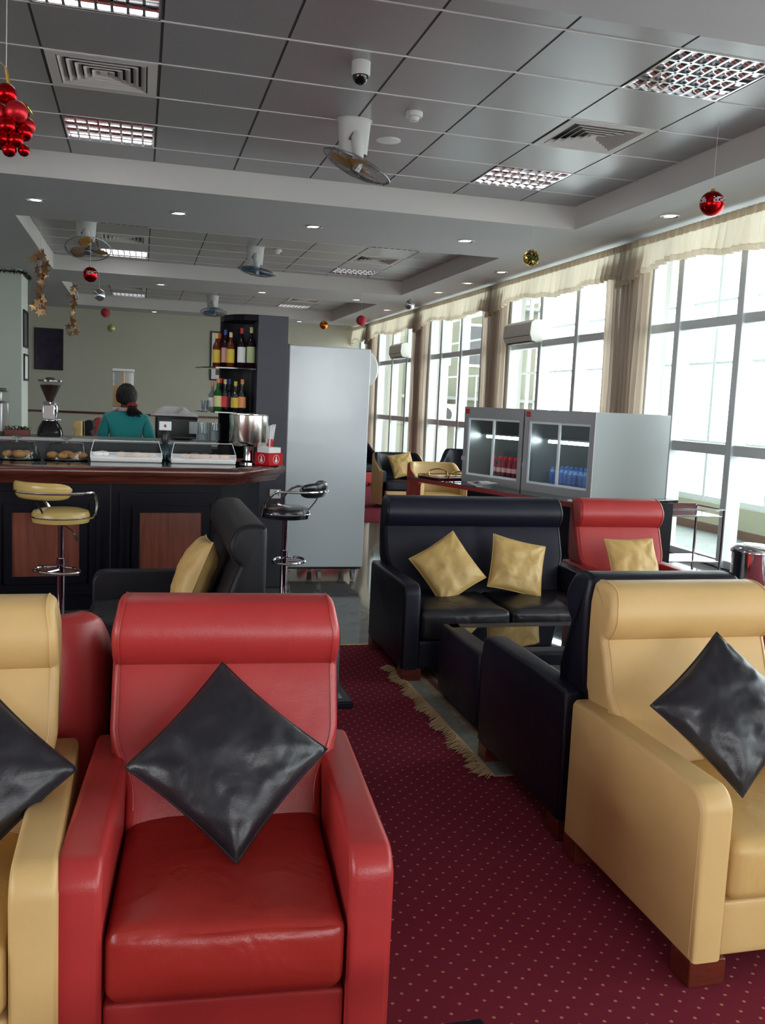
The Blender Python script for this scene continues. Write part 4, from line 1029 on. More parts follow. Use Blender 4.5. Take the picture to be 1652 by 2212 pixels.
# ================================================================ GLASS-FRONT COOLERS ON A BLACK COUNTER
TH = radians(-71.9); FO = Vector((3.233, 8.99, 0.0))
def loc_at(x, y, z=0): v = Matrix.Rotation(TH, 4, 'Z') @ Vector((x, y, z)); return (FO.x+v.x, FO.y+v.y, z)
t = thing('buffet_counter', 'black glossy counter with red edge carrying the two glass coolers', 'counter', loc_at(0, 0), TH)
b = MB(); b.box(-0.55, 1.95, -0.30, 1.0, 0.865, 0.897); b.build('top', BLACKG, t, bev=0.004)
b = MB(); b.box(-0.56, 1.96, -0.31, -0.30, 0.855, 0.892); b.box(-0.56, -0.55, -0.30, 1.0, 0.855, 0.892); b.build('red_edge', mat('red_edge', (0.28, 0.02, 0.02), 0.35), t, smooth=False)
b = MB(); b.box(0.35, 1.92, -0.2, 0.97, 0.0, 0.864); b.build('body', BPAINT, t, smooth=False)
for y in (-0.26, 0.92): b = MB(); b.box(-0.53, -0.47, y-0.03, y+0.03, 0, 0.864); b.build('leg', mat('red_post', (0.35, 0.04, 0.02), 0.4) if 'red_post' not in bpy.data.materials else bpy.data.materials['red_post'], t, smooth=False)
def cooler(x0, label):
    W, D, z0, z1 = 0.905, 0.95, 0.0, 0.765
    t = thing('display_cooler', label, 'display fridge', loc_at(x0, 0, 0.898), TH, 'steel display coolers on the black counter')
    b = MB(); e = 0.03
    b.box(0, e, 0, D, z0, z1); b.box(W-e, W, 0, D, z0, z1); b.box(e, W-e, D-e, D, z0, z1); b.box(e, W-e, 0.0, D-e, z1-0.10, z1); b.box(e, W-e, 0.0, D-e, z0, z0+0.07)
    b.build('cabinet', STEELC, t, smooth=False)
    b = MB(); b.box(-0.001, W+0.001, -0.012, 0.0, z1-0.11, z1); b.box(0, W, -0.012, 0, z0, z0+0.075); b.box(0, 0.055, -0.012, 0, z0+0.075, z1-0.11); b.box(W-0.055, W, -0.012, 0, z0+0.075, z1-0.11)
    b.build('front_frame', STEELG, t, smooth=False)
    for k, (a, c, yy) in enumerate(((0.06, 0.47, -0.004), (0.44, W-0.06, 0.012))):
        b = MB(); f = 0.022
        b.box(a, a+f, yy, yy+0.012, z0+0.075, z1-0.11); b.box(c-f, c, yy, yy+0.012, z0+0.075, z1-0.11); b.box(a+f, c-f, yy, yy+0.012, z0+0.075, z0+0.095); b.box(a+f, c-f, yy, yy+0.012, z1-0.13, z1-0.11)
        d = b.build('door', ALU, t, smooth=False)
        b = MB(); b.faces([(a+f, yy+0.006, z0+0.095), (c-f, yy+0.006, z0+0.095), (c-f, yy+0.006, z1-0.13), (a+f, yy+0.006, z1-0.13)], [(0, 1, 2, 3)]); b.build('glass', COOLG, d, smooth=False)
    b = MB(); b.tube([(0.10, 0.22, 0.47), (W-0.10, 0.22, 0.47)], 0.016, 10); b.build('light_tube', mat('cooler_tube', (1, 1, 1), 0.4, emis=(0.9, 1, 1), es=22) if 'cooler_tube' not in bpy.data.materials else bpy.data.materials['cooler_tube'], t)
    b = MB(); b.box(0.03, W-0.03, 0.20, D-0.04, 0.49, 0.50); b.build('shelf', WIRE, t, smooth=False)
    b = MB(); b.box(0.02, 0.075, -0.016, -0.012, z1-0.07, z1-0.02); b.build('red_badge', REDP, t, smooth=False)
    b = MB(); b.box(0.01, 0.02, -0.035, -0.012, z0+0.22, z0+0.26); b.build('handle', CHROME, t)
    return t
cooler(0.0, 'steel glass-door cooler at the left, holding red drinks bottles')
cooler(0.925, 'steel glass-door cooler at the right, holding blue bottle packs')
RB = mat('red_drink', (0.16, 0.01, 0.02), 0.15); BW = mat('blue_water_bottle', (0.16, 0.30, 0.55), 0.2, var=0.4, vscale=30); BCAP = mat('blue_cap', (0.03, 0.12, 0.5), 0.4)
proto = None
for i in range(8):
    for j in range(2):
        x, y = 0.14+i*0.082, 0.30+j*0.09; p = loc_at(x, y, 0.898+0.075)
        lab_ = 'red drinks bottle in the left glass cooler, %s row' % ('front' if j == 0 else 'back')
        if proto is None:
            proto = thing('drinks_bottle', lab_, 'bottle', p, TH, 'red bottles in the cooler front row')
            b = MB(); b.lathe([(0.03, 0), (0.033, 0.01), (0.033, 0.11), (0.014, 0.16), (0.013, 0.175)], seg=12); b.build('body', RB, proto)
            b = MB(); b.lathe([(0.016, 0.17), (0.016, 0.195)], seg=12); b.build('cap', REDP, proto)
            b = MB(); b.lathe([(0.0335, 0.04), (0.0335, 0.085)], seg=12, cap=False); b.build('label', LAB['pink'], proto)
        else: copy_thing(proto, lab_, p, TH, 'red bottles in the cooler %s row' % ('front' if j == 0 else 'back'))
for k, (px, l) in enumerate(((1.04, 'blue shrink-wrapped water bottle pack at the left of the right cooler'), (1.42, 'blue shrink-wrapped water bottle pack at the right of the right cooler'))):
    t = thing('water_pack', l, 'bottle pack', loc_at(px, 0.20, 0.898+0.072), TH, 'water bottle packs')
    b = MB(); c = MB()
    for i in range(6):
        for j in range(4):
            b.lathe([(0.029, 0), (0.031, 0.01), (0.03, 0.10), (0.012, 0.145)], (0.035+i*0.062, 0.035+j*0.066, 0), 10)
            c.lathe([(0.015, 0.145), (0.015, 0.165)], (0.035+i*0.062, 0.035+j*0.066, 0), 8)
    tag(b.build('bottles', BW, t), kind='stuff'); tag(c.build('caps', BCAP, t), kind='stuff')
    b = MB(); rbox(b, (0.19, 0.134, 0.06), (0.192, 0.14, 0.058), 0.02, 5); b.build('blue_wrap', thin_glass('blue_wrap%d' % k, (0.45, 0.6, 0.9), 0.10, 0.15), t)
# folded papers on the counter and brass gallery rail
t = thing('paper_stack', 'loose white papers on the black counter before the left cooler', 'papers', loc_at(0.50, -0.20, 0.898), TH)
rnd = random.Random(2)
for k in range(6):
    b = MB(); M2 = Matrix.Translation((rnd.uniform(-.03, .03)+k*0.02, rnd.uniform(-.02, .02), 0.003+k*0.008)) @ Matrix.Rotation(rnd.uniform(-.3, .3), 4, 'Z') @ Matrix.Rotation(radians(rnd.uniform(-5, 4)), 4, 'Y')
    b.grid(lambda u, v: M2 @ Vector((-0.12+0.24*u, -0.07+0.14*v, 0.012*sin(u*5+k))), 8, 3); o = b.build('sheet', WHITE, t); sm = o.modifiers.new('s', 'SOLIDIFY'); sm.thickness = 0.002
t = thing('serving_tray', 'serving tray with gold handles at the far end of the black counter', 'tray', loc_at(-0.32, 0.05, 0.898), TH)
b = MB(); rbox(b, (0, 0, 0.008), (0.19, 0.26, 0.008), 0.006, 3); b.build('tray_base', mat('dark_red_lacquer', (0.12, 0.01, 0.01), 0.15), t)
for s in (-1, 1):
    b = MB(); b.tube(catmull([(s*0.17, -0.12, 0.012), (s*0.19, -0.11, 0.06), (s*0.19, 0, 0.085), (s*0.19, 0.11, 0.06), (s*0.17, 0.12, 0.012)], 6), 0.008, 8); b.build('handle', GOLD, t)
b = MB(); b.tube([(-0.185, -0.25, 0.03), (0.185, -0.25, 0.03), (0.185, 0.25, 0.03), (-0.185, 0.25, 0.03)], 0.005, 6, closed=True)
for x, y in ((-.185, -.25), (.185, -.25), (.185, .25), (-.185, .25)): b.tube([(x, y, 0.01), (x, y, 0.03)], 0.005, 6)
b.build('gallery_rail', GOLD, t)
t = thing('remote_pad', 'white notepad with a black pen beside the right cooler', 'notepad', loc_at(1.88, -0.18, 0.898), TH)
b = MB(); b.box(-0.06, 0.06, -0.09, 0.09, 0, 0.012); b.build('pad', WHITE, t, smooth=False)
b = MB(); b.tube([(-0.03, -0.07, 0.017), (0.02, 0.07, 0.017)], 0.005, 8); b.build('pen', BLACKP, t)

# trolley and bin by the windows
t = thing('serving_trolley', 'steel serving trolley with two shelves behind the red armchair by the windows', 'trolley', (5.22, 8.1, 0))
hx, hy = 0.36, 0.23
b = MB()
for z in (0.25, 0.70):
    b2 = MB(); b2.box(-hx, hx, -hy, hy, z-0.012, z); b2.build('shelf', CHROME, t, bev=0.003)
b.tube([(-hx, -hy, 0.76), (hx, -hy, 0.76), (hx, hy, 0.76), (-hx, hy, 0.76)], 0.008, 8, closed=True); b.build('guard_rail', CHROME, t)
for x in (-hx, hx):
    for y in (-hy, hy):
        b = MB(); b.tube([(x, y, 0.08), (x, y, 0.76)], 0.013, 10); o = b.build('leg', CHROMED, t)
        b = MB(); b.lathe([(0.001, -0.012), (0.035, -0.012), (0.037, 0), (0.035, 0.012), (0.001, 0.012)], M=Matrix.Translation((x, y, 0.038)) @ Matrix.Rotation(pi/2, 4, 'Y'), seg=16); b.build('wheel', RUBBER, o)
b = MB(); b.box(-hx+0.02, hx-0.02, hy-0.01, hy+0.002, 0.70, 0.78); b.build('back_rail', mat('dark_red_rail', (0.13, 0.03, 0.04), 0.3), t, smooth=False)
t = thing('pedal_bin', 'shiny chrome bin at the right edge by the windows', 'bin', (5.22, 6.90, 0))
b = MB(); b.lathe([(0.175, 0.0), (0.178, 0.02), (0.178, 0.50)], seg=36); b.build('body', CHROME, t)
b = MB(); b.lathe([(0.19, 0.50), (0.192, 0.515), (0.185, 0.53), (0.15, 0.565), (0.08, 0.578), (0.001, 0.582)], seg=36); b.build('lid', CHROME, t)
b = MB(); b.lathe([(0.181, 0.0), (0.181, 0.03)], seg=36); b.build('base_ring', BLACKP, t)

# ================================================================ BAR STOOLS
def stool(label, x, y, rz, leath, zs=0.83):
    t = thing('bar_stool', label, 'bar stool', (x, y, 0), rz, None)
    b = MB(); b.lathe([(0.205, 0.0), (0.205, 0.006), (0.19, 0.014), (0.10, 0.026), (0.03, 0.045), (0.026, 0.06)], seg=36); b.build('base', CHROME, t)
    b = MB(); b.tube([(0, 0, 0.04), (0, 0, 0.50)], 0.028, 18); b.tube([(0, 0, 0.50), (0, 0, zs-0.07)], 0.020, 16); b.build('pole', CHROMED, t)
    b = MB(); b.tube([(0.17*cos(a*2*pi/28), 0.09+0.12*sin(a*2*pi/28)-0.0-0.13, 0.42) for a in range(28)], 0.011, 8, closed=True); b.tube([(0, 0.0, 0.42), (0, -0.155, 0.42)], 0.011, 8); b.build('footrest', CHROME, t)
    b = MB(); rr = 0.19
    b.lathe([(0.001, zs-0.085), (0.13, zs-0.085), (0.185, zs-0.075), (rr, zs-0.05), (rr, zs-0.02), (0.18, zs), (0.14, zs+0.012), (0.001, zs+0.018)], seg=40)
    b.build('seat', leath, t)
    b = MB(); b.lathe([(rr+0.001, zs-0.045), (rr+0.004, zs-0.04), (rr+0.001, zs-0.035)], seg=40, cap=False); b.tube([(0.0, 0, zs-0.09), (0.07, 0.02, zs-0.13), (0.10, 0.03, zs-0.17)], 0.005, 6); b.build('lever', CHROME, t)
    b = MB(); b.tube([(0.095, 0.028, zs-0.165), (0.112, 0.035, zs-0.20)], [0.008, 0.013], 8); b.build('lever_grip', BLACKP, t)
    # chrome hoop: from seat sides sweeping up and round the back
    pts = []
    for k in range(33):
        a = radians(50-280*k/32); u = abs(k/16-1)    # u=0 at back
        R_ = 0.20+0.095*(1-u**3)
        z = zs-0.06+0.205*(1-smst(0.62, 1.0, u))
        pts.append((R_*cos(a), R_*sin(a)*1.02-0.02*(1-u), z))
    b = MB(); b.tube(pts, 0.010, 8); b.build('hoop', CHROME, t)
    b = MB()   # padded back
    def f(u, v):
        a = radians(-90-58+116*u); ed = sqrt(max(0, 1-(2*u-1)**6)); w_ = 2*pi*v
        rc = 0.265+0.026*cos(w_)*ed; z = zs+0.155+0.055*sin(w_)*ed+0.02*cos(w_)
        return Vector((rc*cos(a), rc*sin(a)*1.02-0.02, z))
    b.grid(f, 26, 16, cv=True); b.build('backrest', leath, t, ang=120)
    b = MB(); b.tube([(0, -0.16, zs-0.03), (0, -0.23, zs+0.06), (0, -0.26, zs+0.12)], 0.007, 6); b.build('back_stem', CHROME, t)
    return t
YELS = leather('yellow_vinyl', (0.55, 0.40, 0.13), 0.25)
BLKS = leather('black_vinyl', (0.010, 0.010, 0.014), 0.18)
stool('yellow bar stool with chrome hoop in front of the bar panels', -0.515, 6.62, radians(-35), YELS)
stool('black bar stool at the right end of the bar before the white cooler', 1.09, 6.98, radians(66), BLKS)

# ================================================================ THINGS ON THE BAR
ZB = 1.104
def food(b, x, y, z, r, rnd):
    b.sphere((x, y, z+r*0.6), r, 12, 8, (1.25, 1.0, 0.7))
def dome(label, x, y, r, items):
    t = thing('cake_dome', label, 'cake dome', (x, y, ZB), 0, None)
    b = MB(); b.lathe([(r*0.95, 0), (r*1.04, 0.006), (r*1.04, 0.012), (0.001, 0.014)], seg=40); b.build('plate', BLACKP, t)
    b = MB(); b.lathe([(r, 0.014), (r*0.97, 0.05), (r*0.84, 0.12), (r*0.80, 0.135), (0.001, 0.142)], seg=40, cap=False); b.build('cover', ACRYL, t)
    b = MB(); b.lathe([(0.012, 0.142), (0.012, 0.155), (0.04, 0.165), (0.042, 0.178), (0.001, 0.182)], seg=20); b.build('knob', GLASSW, t)
def rectcover(label, x0, x1, y0, y1):
    t = thing('food_display', label, 'food cover', ((x0+x1)/2, (y0+y1)/2, ZB), radians(3), 'clear covers over snacks')
    hx, hy = (x1-x0)/2, (y1-y0)/2
    b = MB(); rbox(b, (0, 0, 0.018), (hx, hy, 0.018), 0.012, 4); b.build('tray', WHITEP, t)
    b = MB(); V = [(-hx, -hy, 0.03), (hx, -hy, 0.03), (hx, hy, 0.03), (-hx, hy, 0.03), (-hx*0.99, -hy*0.98, 0.075), (hx*0.99, -hy*0.98, 0.075), (hx*0.99, hy*0.98, 0.075), (-hx*0.99, hy*0.98, 0.075), (-hx*0.90, -hy*0.6, 0.165), (hx*0.90, -hy*0.6, 0.165), (hx*0.90, hy*0.8, 0.165), (-hx*0.90, hy*0.8, 0.165)]
    b.faces(V, [(0, 1, 5, 4), (1, 2, 6, 5), (2, 3, 7, 6), (3, 0, 4, 7), (4, 5, 9, 8), (5, 6, 10, 9), (6, 7, 11, 10), (7, 4, 8, 11), (8, 9, 10, 11)]); b.build('cover', ACRYL, t, smooth=False)
    b = MB()
    for a, c in ((4, 5), (8, 9), (5, 9), (4, 8), (0, 4), (1, 5), (9, 10), (8, 11)): b.tube([V[a], V[c]], 0.003, 5)
    b.build('rim', mat('acrylic_rim', (0.7, 0.74, 0.75), 0.2, spec=0.8) if 'acrylic_rim' not in bpy.data.materials else bpy.data.materials['acrylic_rim'], t)
dome('round clear cake dome at the far left of the bar top', -0.925, 7.68, 0.172, None)
dome('round clear cake dome second from left on the bar top', -0.56, 7.70, 0.162, None)
rectcover('rectangular clear food cover in the middle of the bar top', -0.38, 0.17, 7.58, 7.86)
rectcover('rectangular clear food cover at the right of the bar top', 0.24, 0.76, 7.60, 7.86)
rnd = random.Random(11)
def pastries(spots, label, group, r=0.032, m_=PASTRY, z=ZB+0.014):
    for x, y in spots:
        b = MB(); rr = r*rnd.uniform(0.85, 1.15); b.sphere((0, 0, rr*0.62), rr, 14, 9, (1.3, 1.05, 0.68))
        for v in b.bm.verts: v.co += Vector((0, 0, 1))*0.12*rr*noise.noise(v.co*60+Vector((x*50, y*50, 0)))
        o = b.build('pastry', m_, smooth=True); o.location = (x, y, z); o.rotation_euler = (0, 0, rnd.random()*3); tag(o, label, 'pastry', group)
pastries([(-0.99, 7.66), (-0.90, 7.62), (-0.86, 7.70), (-0.94, 7.74)], 'golden bun under the far left cake dome', 'buns under the far left dome', 0.04)
pastries([(-0.66, 7.66), (-0.58, 7.62), (-0.50, 7.64), (-0.45, 7.70), (-0.56, 7.72)], 'golden bun under the second cake dome', 'buns under the second dome', 0.038)
pastries([(-0.14, 7.66), (-0.08, 7.68), (-0.02, 7.65), (0.04, 7.67), (0.10, 7.66)], 'brown pastry in the middle rectangular cover', 'pastries in the middle cover', 0.034, z=ZB+0.036)
pastries([(-0.32, 7.68), (-0.27, 7.70), (-0.29, 7.76)], 'pale cream roll in the middle rectangular cover', 'cream rolls in the middle cover', 0.032, CREAM, z=ZB+0.036)
pastries([(0.36, 7.68), (0.44, 7.70), (0.52, 7.68), (0.60, 7.69), (0.68, 7.69)], 'small pastry in the right rectangular cover', 'pastries in the right cover', 0.033, z=ZB+0.036)

# napkin box with round emblems, straw cup
t = thing('napkin_box', 'red napkin box with white round emblem at the bar end', 'napkin holder', (1.045, 7.69, ZB), radians(38))
h = 0.082
b = MB()
for s in (-1, 1): b.box(s*h-0.003, s*h+0.003, -h, h, 0, 0.105); b.box(-h, h, s*h-0.003, s*h+0.003, 0, 0.105)
b.box(-h, h, -h, h, 0, 0.004); b.build('box', REDP, t, bev=0.002, bseg=1)
for rot in (0, -90):
    b = MB(); Mf = Matrix.Rotation(radians(rot), 4, 'Z') @ Matrix.Translation((0, -h-0.004, 0.052)) @ Matrix.Rotation(pi/2, 4, 'X')
    b.tube([Mf @ Vector((0.036*cos(k*pi/16), 0.036*sin(k*pi/16), 0)) for k in range(32)], 0.0018, 5, closed=True)
    b.prism([(-0.012, -0.024), (0.012, -0.024), (0.014, -0.008), (0.006, 0.004), (0.005, 0.024), (-0.005, 0.024), (-0.006, 0.004), (-0.014, -0.008)], 0, 0.0012, M=Mf)
    b.build('emblem', WHITE, t, smooth=False)
b = MB(); b.box(-h+0.012, h-0.012, -h+0.012, h-0.012, 0.006, 0.15); b.build('napkins', WHITE, t, bev=0.004)
t = thing('straw_cup', 'red cup full of white straws behind the napkin box', 'straw holder', (1.06, 7.86, ZB))
b = MB(); b.lathe([(0.036, 0), (0.042, 0.21), (0.039, 0.21), (0.034, 0.01)], seg=24, cap=False); b.build('cup', REDP, t)
for k in range(18):
    a = k*2.4; r0 = 0.012; r1 = 0.04+0.07*((k*7) % 5)/5; b = MB()
    b.tube([(r0*cos(a), r0*sin(a), 0.02), (r1*cos(a), r1*sin(a)*0.7, 0.315+0.02*((k*3) % 4)/3)], 0.0075, 6); b.build('straw', WHITE, t)
t = thing('ice_bucket', 'large steel ice bucket on a stand at the bar end', 'bucket', (0.885, 7.79, ZB))
b = MB(); b.lathe([(0.075, 0), (0.075, 0.01), (0.045, 0.03), (0.04, 0.10), (0.045, 0.145)], seg=30); b.build('stand', CHROME, t)
b = MB(); b.lathe([(0.05, 0.145), (0.14, 0.150), (0.155, 0.165), (0.162, 0.19), (0.163, 0.405), (0.168, 0.41), (0.160, 0.412), (0.158, 0.30), (0.155, 0.2), (0.001, 0.18)], seg=48, cap=False); b.build('bucket', mat('polished_steel', (0.72, 0.70, 0.64), 0.16, metal=1.0), t)
ZL = 1.261
# coffee grinder
t = thing('coffee_grinder', 'chrome and black coffee grinder with conical bean hopper', 'coffee grinder', (-0.735, 8.28, ZL))
b = MB(); b.lathe([(0.105, 0), (0.105, 0.03), (0.095, 0.07), (0.06, 0.13)], seg=28); b.box(-0.07, 0.07, -0.15, 0.0, 0, 0.03); b.build('base', mat('gloss_black_metal', (0.02, 0.02, 0.022), 0.1, metal=0.5), t)
b = MB(); b.lathe([(0.06, 0.12), (0.058, 0.16), (0.066, 0.18), (0.066, 0.24), (0.06, 0.27), (0.045, 0.29)], seg=28); b.build('body', CHROME, t)
b = MB(); b.box(-0.045, 0.045, -0.13, -0.06, 0.14, 0.26); b.box(-0.012, 0.10, -0.10, -0.085, 0.135, 0.145); b.build('doser', CHROME, t, bev=0.01)
b = MB(); b.lathe([(0.028, 0.285), (0.035, 0.31), (0.095, 0.445), (0.097, 0.46)], seg=30, cap=False); b.build('hopper', ACRYL, t)
b = MB(); b.lathe([(0.026, 0.29), (0.033, 0.312), (0.085, 0.425), (0.001, 0.43)], seg=24); b.build('beans', BEANS, t)
b = MB(); b.lathe([(0.10, 0.455), (0.10, 0.468), (0.04, 0.475), (0.03, 0.49), (0.001, 0.49)], seg=30); b.build('lid', mat('smoked_lid', (0.05, 0.04, 0.04), 0.1, spec=0.8), t)
# espresso machine at the left frame edge
t = thing('espresso_machine', 'steel and black espresso machine cut by the left edge', 'coffee machine', (-1.33, 8.18, ZL))
b = MB(); b.box(-0.26, 0.26, -0.22, 0.22, 0.27, 0.36); b.box(0.215, 0.26, -0.20, 0.22, 0.03, 0.27); b.box(-0.26, -0.215, -0.20, 0.22, 0.03, 0.27); b.box(-0.26, 0.26, 0.16, 0.22, 0.03, 0.27); b.build('body', STEEL, t, bev=0.012)
b = MB(); b.box(-0.26, 0.26, -0.24, 0.22, 0, 0.035); b.box(-0.24, 0.24, -0.18, 0.2, 0.36, 0.385); b.build('drip_tray', BLACKP, t, bev=0.006)
for x in (-0.12, 0.10):
    b = MB(); b.lathe([(0.035, 0.20), (0.035, 0.27)], (x, -0.12, 0), 20); b.tube([(x, -0.12, 0.20), (x, -0.27, 0.19)], 0.011, 8); b.build('group_head', CHROMED, t)
# planter
t = thing('planter_box', 'small reddish planter box with dark leaves on the back counter', 'plant', (-0.985, 8.14, ZL))
b = MB(); b.box(-0.105, 0.105, -0.045, 0.045, 0, 0.05); b.build('box', TERRA, t, bev=0.004)
b = MB(); rnd = random.Random(8)
for k in range(90):
    M2 = Matrix.Translation((rnd.uniform(-.1, .1), rnd.uniform(-.04, .04), 0.05+rnd.random()*0.035)) @ Matrix.Rotation(rnd.random()*6, 4, 'Z') @ Matrix.Rotation(rnd.uniform(0.2, 1.3), 4, 'Y')
    b.faces([M2 @ Vector(p) for p in ((0, 0, 0), (0.012, 0.008, 0.003), (0.03, 0, 0), (0.012, -0.008, 0.003))], [(0, 1, 2, 3)])
tag(b.build('leaves', LEAFG, t, smooth=False), kind='stuff')
# glass jars, plate and pump
for k, (x, l) in enumerate(((0.53, 'left glass jar behind the right food cover'), (0.635, 'right glass jar behind the right food cover'))):
    t = thing('glass_jar', l, 'jar', (x, 8.24, ZL))
    b = MB(); b.lathe([(0.05, 0), (0.052, 0.01), (0.052, 0.16), (0.048, 0.16), (0.047, 0.012), (0.001, 0.008)], seg=24, cap=False); b.build('jar', GLASSW, t)
    b = MB(); b.lathe([(0.046, 0.01), (0.046, 0.06+0.03*k), (0.001, 0.065+0.03*k)], seg=20); b.build('contents', mat('pale_sachets_%d' % k, (0.6, 0.63, 0.65), 0.4), t)
t = thing('syrup_pump', 'black dispenser pump with silver collar between the food covers', 'dispenser', (0.205, 7.92, ZB))
b = MB(); b.lathe([(0.04, 0), (0.042, 0.01), (0.042, 0.10), (0.025, 0.14), (0.022, 0.15)], seg=20); b.build('bottle', mat('dark_teal_plastic', (0.01, 0.04, 0.05), 0.2), t)
b = MB(); b.lathe([(0.035, 0.15), (0.05, 0.155), (0.03, 0.165)], seg=20); b.build('collar', CHROME, t)
b = MB(); b.lathe([(0.03, 0.165), (0.033, 0.22), (0.02, 0.25)], seg=20); b.build('pump_head', BLACKP, t)
b = MB(); b.box(-0.05, 0.05, -0.012, 0.0, 0.25, 0.325); b.build('silver_plate', ALU, t, bev=0.004)
b = MB(); b.lathe([(0.012, 0), (0.001, 0.003)], M=Matrix.Translation((0, -0.013, 0.288)) @ Matrix.Rotation(pi/2, 4, 'X'), seg=16); b.build('orange_emblem', COPPER, t)
t = thing('dark_plate', 'flat dark plate on the back counter beside the jars', 'plate', (0.36, 8.33, ZL))
b = MB(); b.lathe([(0.07, 0), (0.125, 0.018), (0.12, 0.02), (0.001, 0.006)], seg=30, cap=False); b.build('plate', BLACKP, t)

# back counter with juice dispenser and black machine
b = MB(); b.box(-2.2, 0.85, 9.45, 10.0, 0, 1.12); tag(b.build('back_counter', BPAINT, smooth=False), 'black counter behind the barmaid', 'counter')
t = thing('juice_dispenser', 'clear juice dispenser half full of orange juice behind the barmaid', 'juice dispenser', (-0.165, 9.75, 1.12))
b = MB(); b.box(-0.11, 0.11, -0.16, 0.16, 0, 0.05); b.box(-0.10, 0.10, 0.02, 0.16, 0.05, 0.33); b.box(-0.11, 0.11, -0.16, 0.16, 0.33, 0.39); b.build('base', STEEL, t, bev=0.008)
b = MB(); b.box(-0.10, 0.10, -0.15, 0.15, 0.39, 0.74); b.build('tank', ACRYL, t, smooth=False)
b = MB(); b.box(-0.093, 0.093, -0.143, 0.143, 0.395, 0.60); b.build('juice', OJ, t, smooth=False)
b = MB(); b.box(-0.105, 0.105, -0.155, 0.155, 0.74, 0.765); b.build('lid', WHITEP, t, bev=0.004)
b = MB(); b.tube([(0, 0, 0.6), (0, 0, 0.74)], 0.012, 10); b.build('stirrer', OJ, t)
b = MB(); b.tube([(0, -0.16, 0.36), (0, -0.20, 0.35), (0, -0.20, 0.30)], 0.014, 8); b.build('tap', CHROME, t)
t = thing('black_machine', 'black countertop machine with plastic bags on top right of the barmaid', 'machine', (0.36, 9.7, 1.12))
b = MB(); b.box(-0.21, 0.21, -0.2, 0.2, 0.02, 0.31); b.build('casing', BLACKP, t, bev=0.02)
b = MB(); b.box(0.12, 0.20, -0.206, -0.2, 0.15, 0.27); b.build('control_panel', ALU, t, bev=0.002)
t = thing('plastic_bag', 'crumpled clear plastic bag lying on the black machine', 'bag', (0.34, 9.7, 1.435))
b = MB(); b.grid(lambda u, v: Vector((0.26*(u-.5)*2*0.9, 0.17*(v-.5)*2, 0.006+0.10*max(0, (1-(2*u-1)**2)*(1-(2*v-1)**2))**0.6*(0.75+0.6*noise.noise(Vector((u*5, v*4, 1)))) )), 30, 22)
b.build('film', mat('crinkled_white_film', (0.60, 0.61, 0.62), 0.35), t, ang=15)

# ================================================================ PERSON (seen from behind)
def skin_mesh(name, verts, edges, rad, m_, parent, root=0, sub=2):
    me = bpy.data.meshes.new(name); me.from_pydata(verts, edges, []); me.update()
    o = bpy.data.objects.new(name, me); COL.objects.link(o); me.materials.append(m_)
    md = o.modifiers.new('skin', 'SKIN'); md.use_smooth_shade = True
    if not me.skin_vertices: me.skin_vertices_add() if hasattr(me, 'skin_vertices_add') else None
    for i, sv in enumerate(me.skin_vertices[0].data):
        r = rad[i]; sv.radius = r if isinstance(r, tuple) else (r, r); sv.use_root = (i == root)
    s_ = o.modifiers.new('sub', 'SUBSURF'); s_.levels = sub; s_.render_levels = sub
    o.parent = parent; return o
PX, PY = -0.125, 8.98
per = thing('person', 'person in teal top behind the bar, back to the camera, dark hair tied in red', 'person', (PX, PY, 0))
V = []; R_ = []; Ed = []
def add(p, r, prev=None):
    V.append(p); R_.append(r)
    if prev is not None: Ed.append((prev, len(V)-1))
    return len(V)-1
pel = add((0, 0, 0.93), (0.15, 0.11)); wa = add((0, 0, 1.08), (0.125, 0.09), pel); ch = add((0, 0.0, 1.28), (0.15, 0.10), wa); ut = add((0, -0.005, 1.41), (0.12, 0.085), ch); nk = add((0, 0.01, 1.50), (0.05, 0.05), ut)
nk2 = add((0.0, 0.02, 1.545), (0.052, 0.055), nk); hd = add((0.002, 0.03, 1.615), (0.076, 0.092), nk2); ht = add((0.002, 0.025, 1.68), (0.062, 0.075), hd)
arms = []
for s in (-1, 1):
    sh = add((s*0.155, 0, 1.415), 0.058, ut); el = add((s*0.235, 0.02, 1.16), 0.043, sh); wr = add((s*0.16, 0.26, 1.155), 0.027, el); pa = add((s*0.145, 0.315, 1.155), (0.034, 0.018), wr)
    pe = add((s*0.138, 0.345, 1.153), (0.036, 0.015), pa)
    for k, (dx, L) in enumerate(((-0.028, 0.062), (-0.010, 0.072), (0.009, 0.068), (0.027, 0.052))):
        a = add((s*(0.138)+dx, 0.362, 1.153), 0.009, pe); c = add((s*0.138+dx*1.1, 0.362+L*0.55, 1.146), 0.0085, a); add((s*0.138+dx*1.15, 0.362+L*0.95, 1.130), 0.0075, c)
    th1 = add((s*0.138-s*0.035, 0.325, 1.150), 0.011, pa); th2 = add((s*0.138-s*0.055, 0.35, 1.145), 0.0095, th1); add((s*0.138-s*0.060, 0.378, 1.138), 0.008, th2)
    arms.append((sh, el, wr))
for s in (-1, 1):
    hp = add((s*0.09, 0, 0.86), (0.092, 0.09), pel); kn = add((s*0.10, 0.01, 0.48), 0.058, hp); an = add((s*0.10, -0.02, 0.09), 0.038, kn); ft = add((s*0.105, 0.05, 0.04), (0.04, 0.032), an); add((s*0.11, 0.15, 0.028), (0.038, 0.022), ft)
skin_mesh('body', V, Ed, R_, SKIN, per)
V = []; R_ = []; Ed = []
pel = add((0, 0, 0.88), (0.165, 0.125)); wa = add((0, 0, 1.06), (0.145, 0.108), pel); ch = add((0, 0.0, 1.26), (0.165, 0.118), wa); ut = add((0, -0.008, 1.405), (0.135, 0.098), ch); nk = add((0, 0.005, 1.475), (0.062, 0.06), ut)
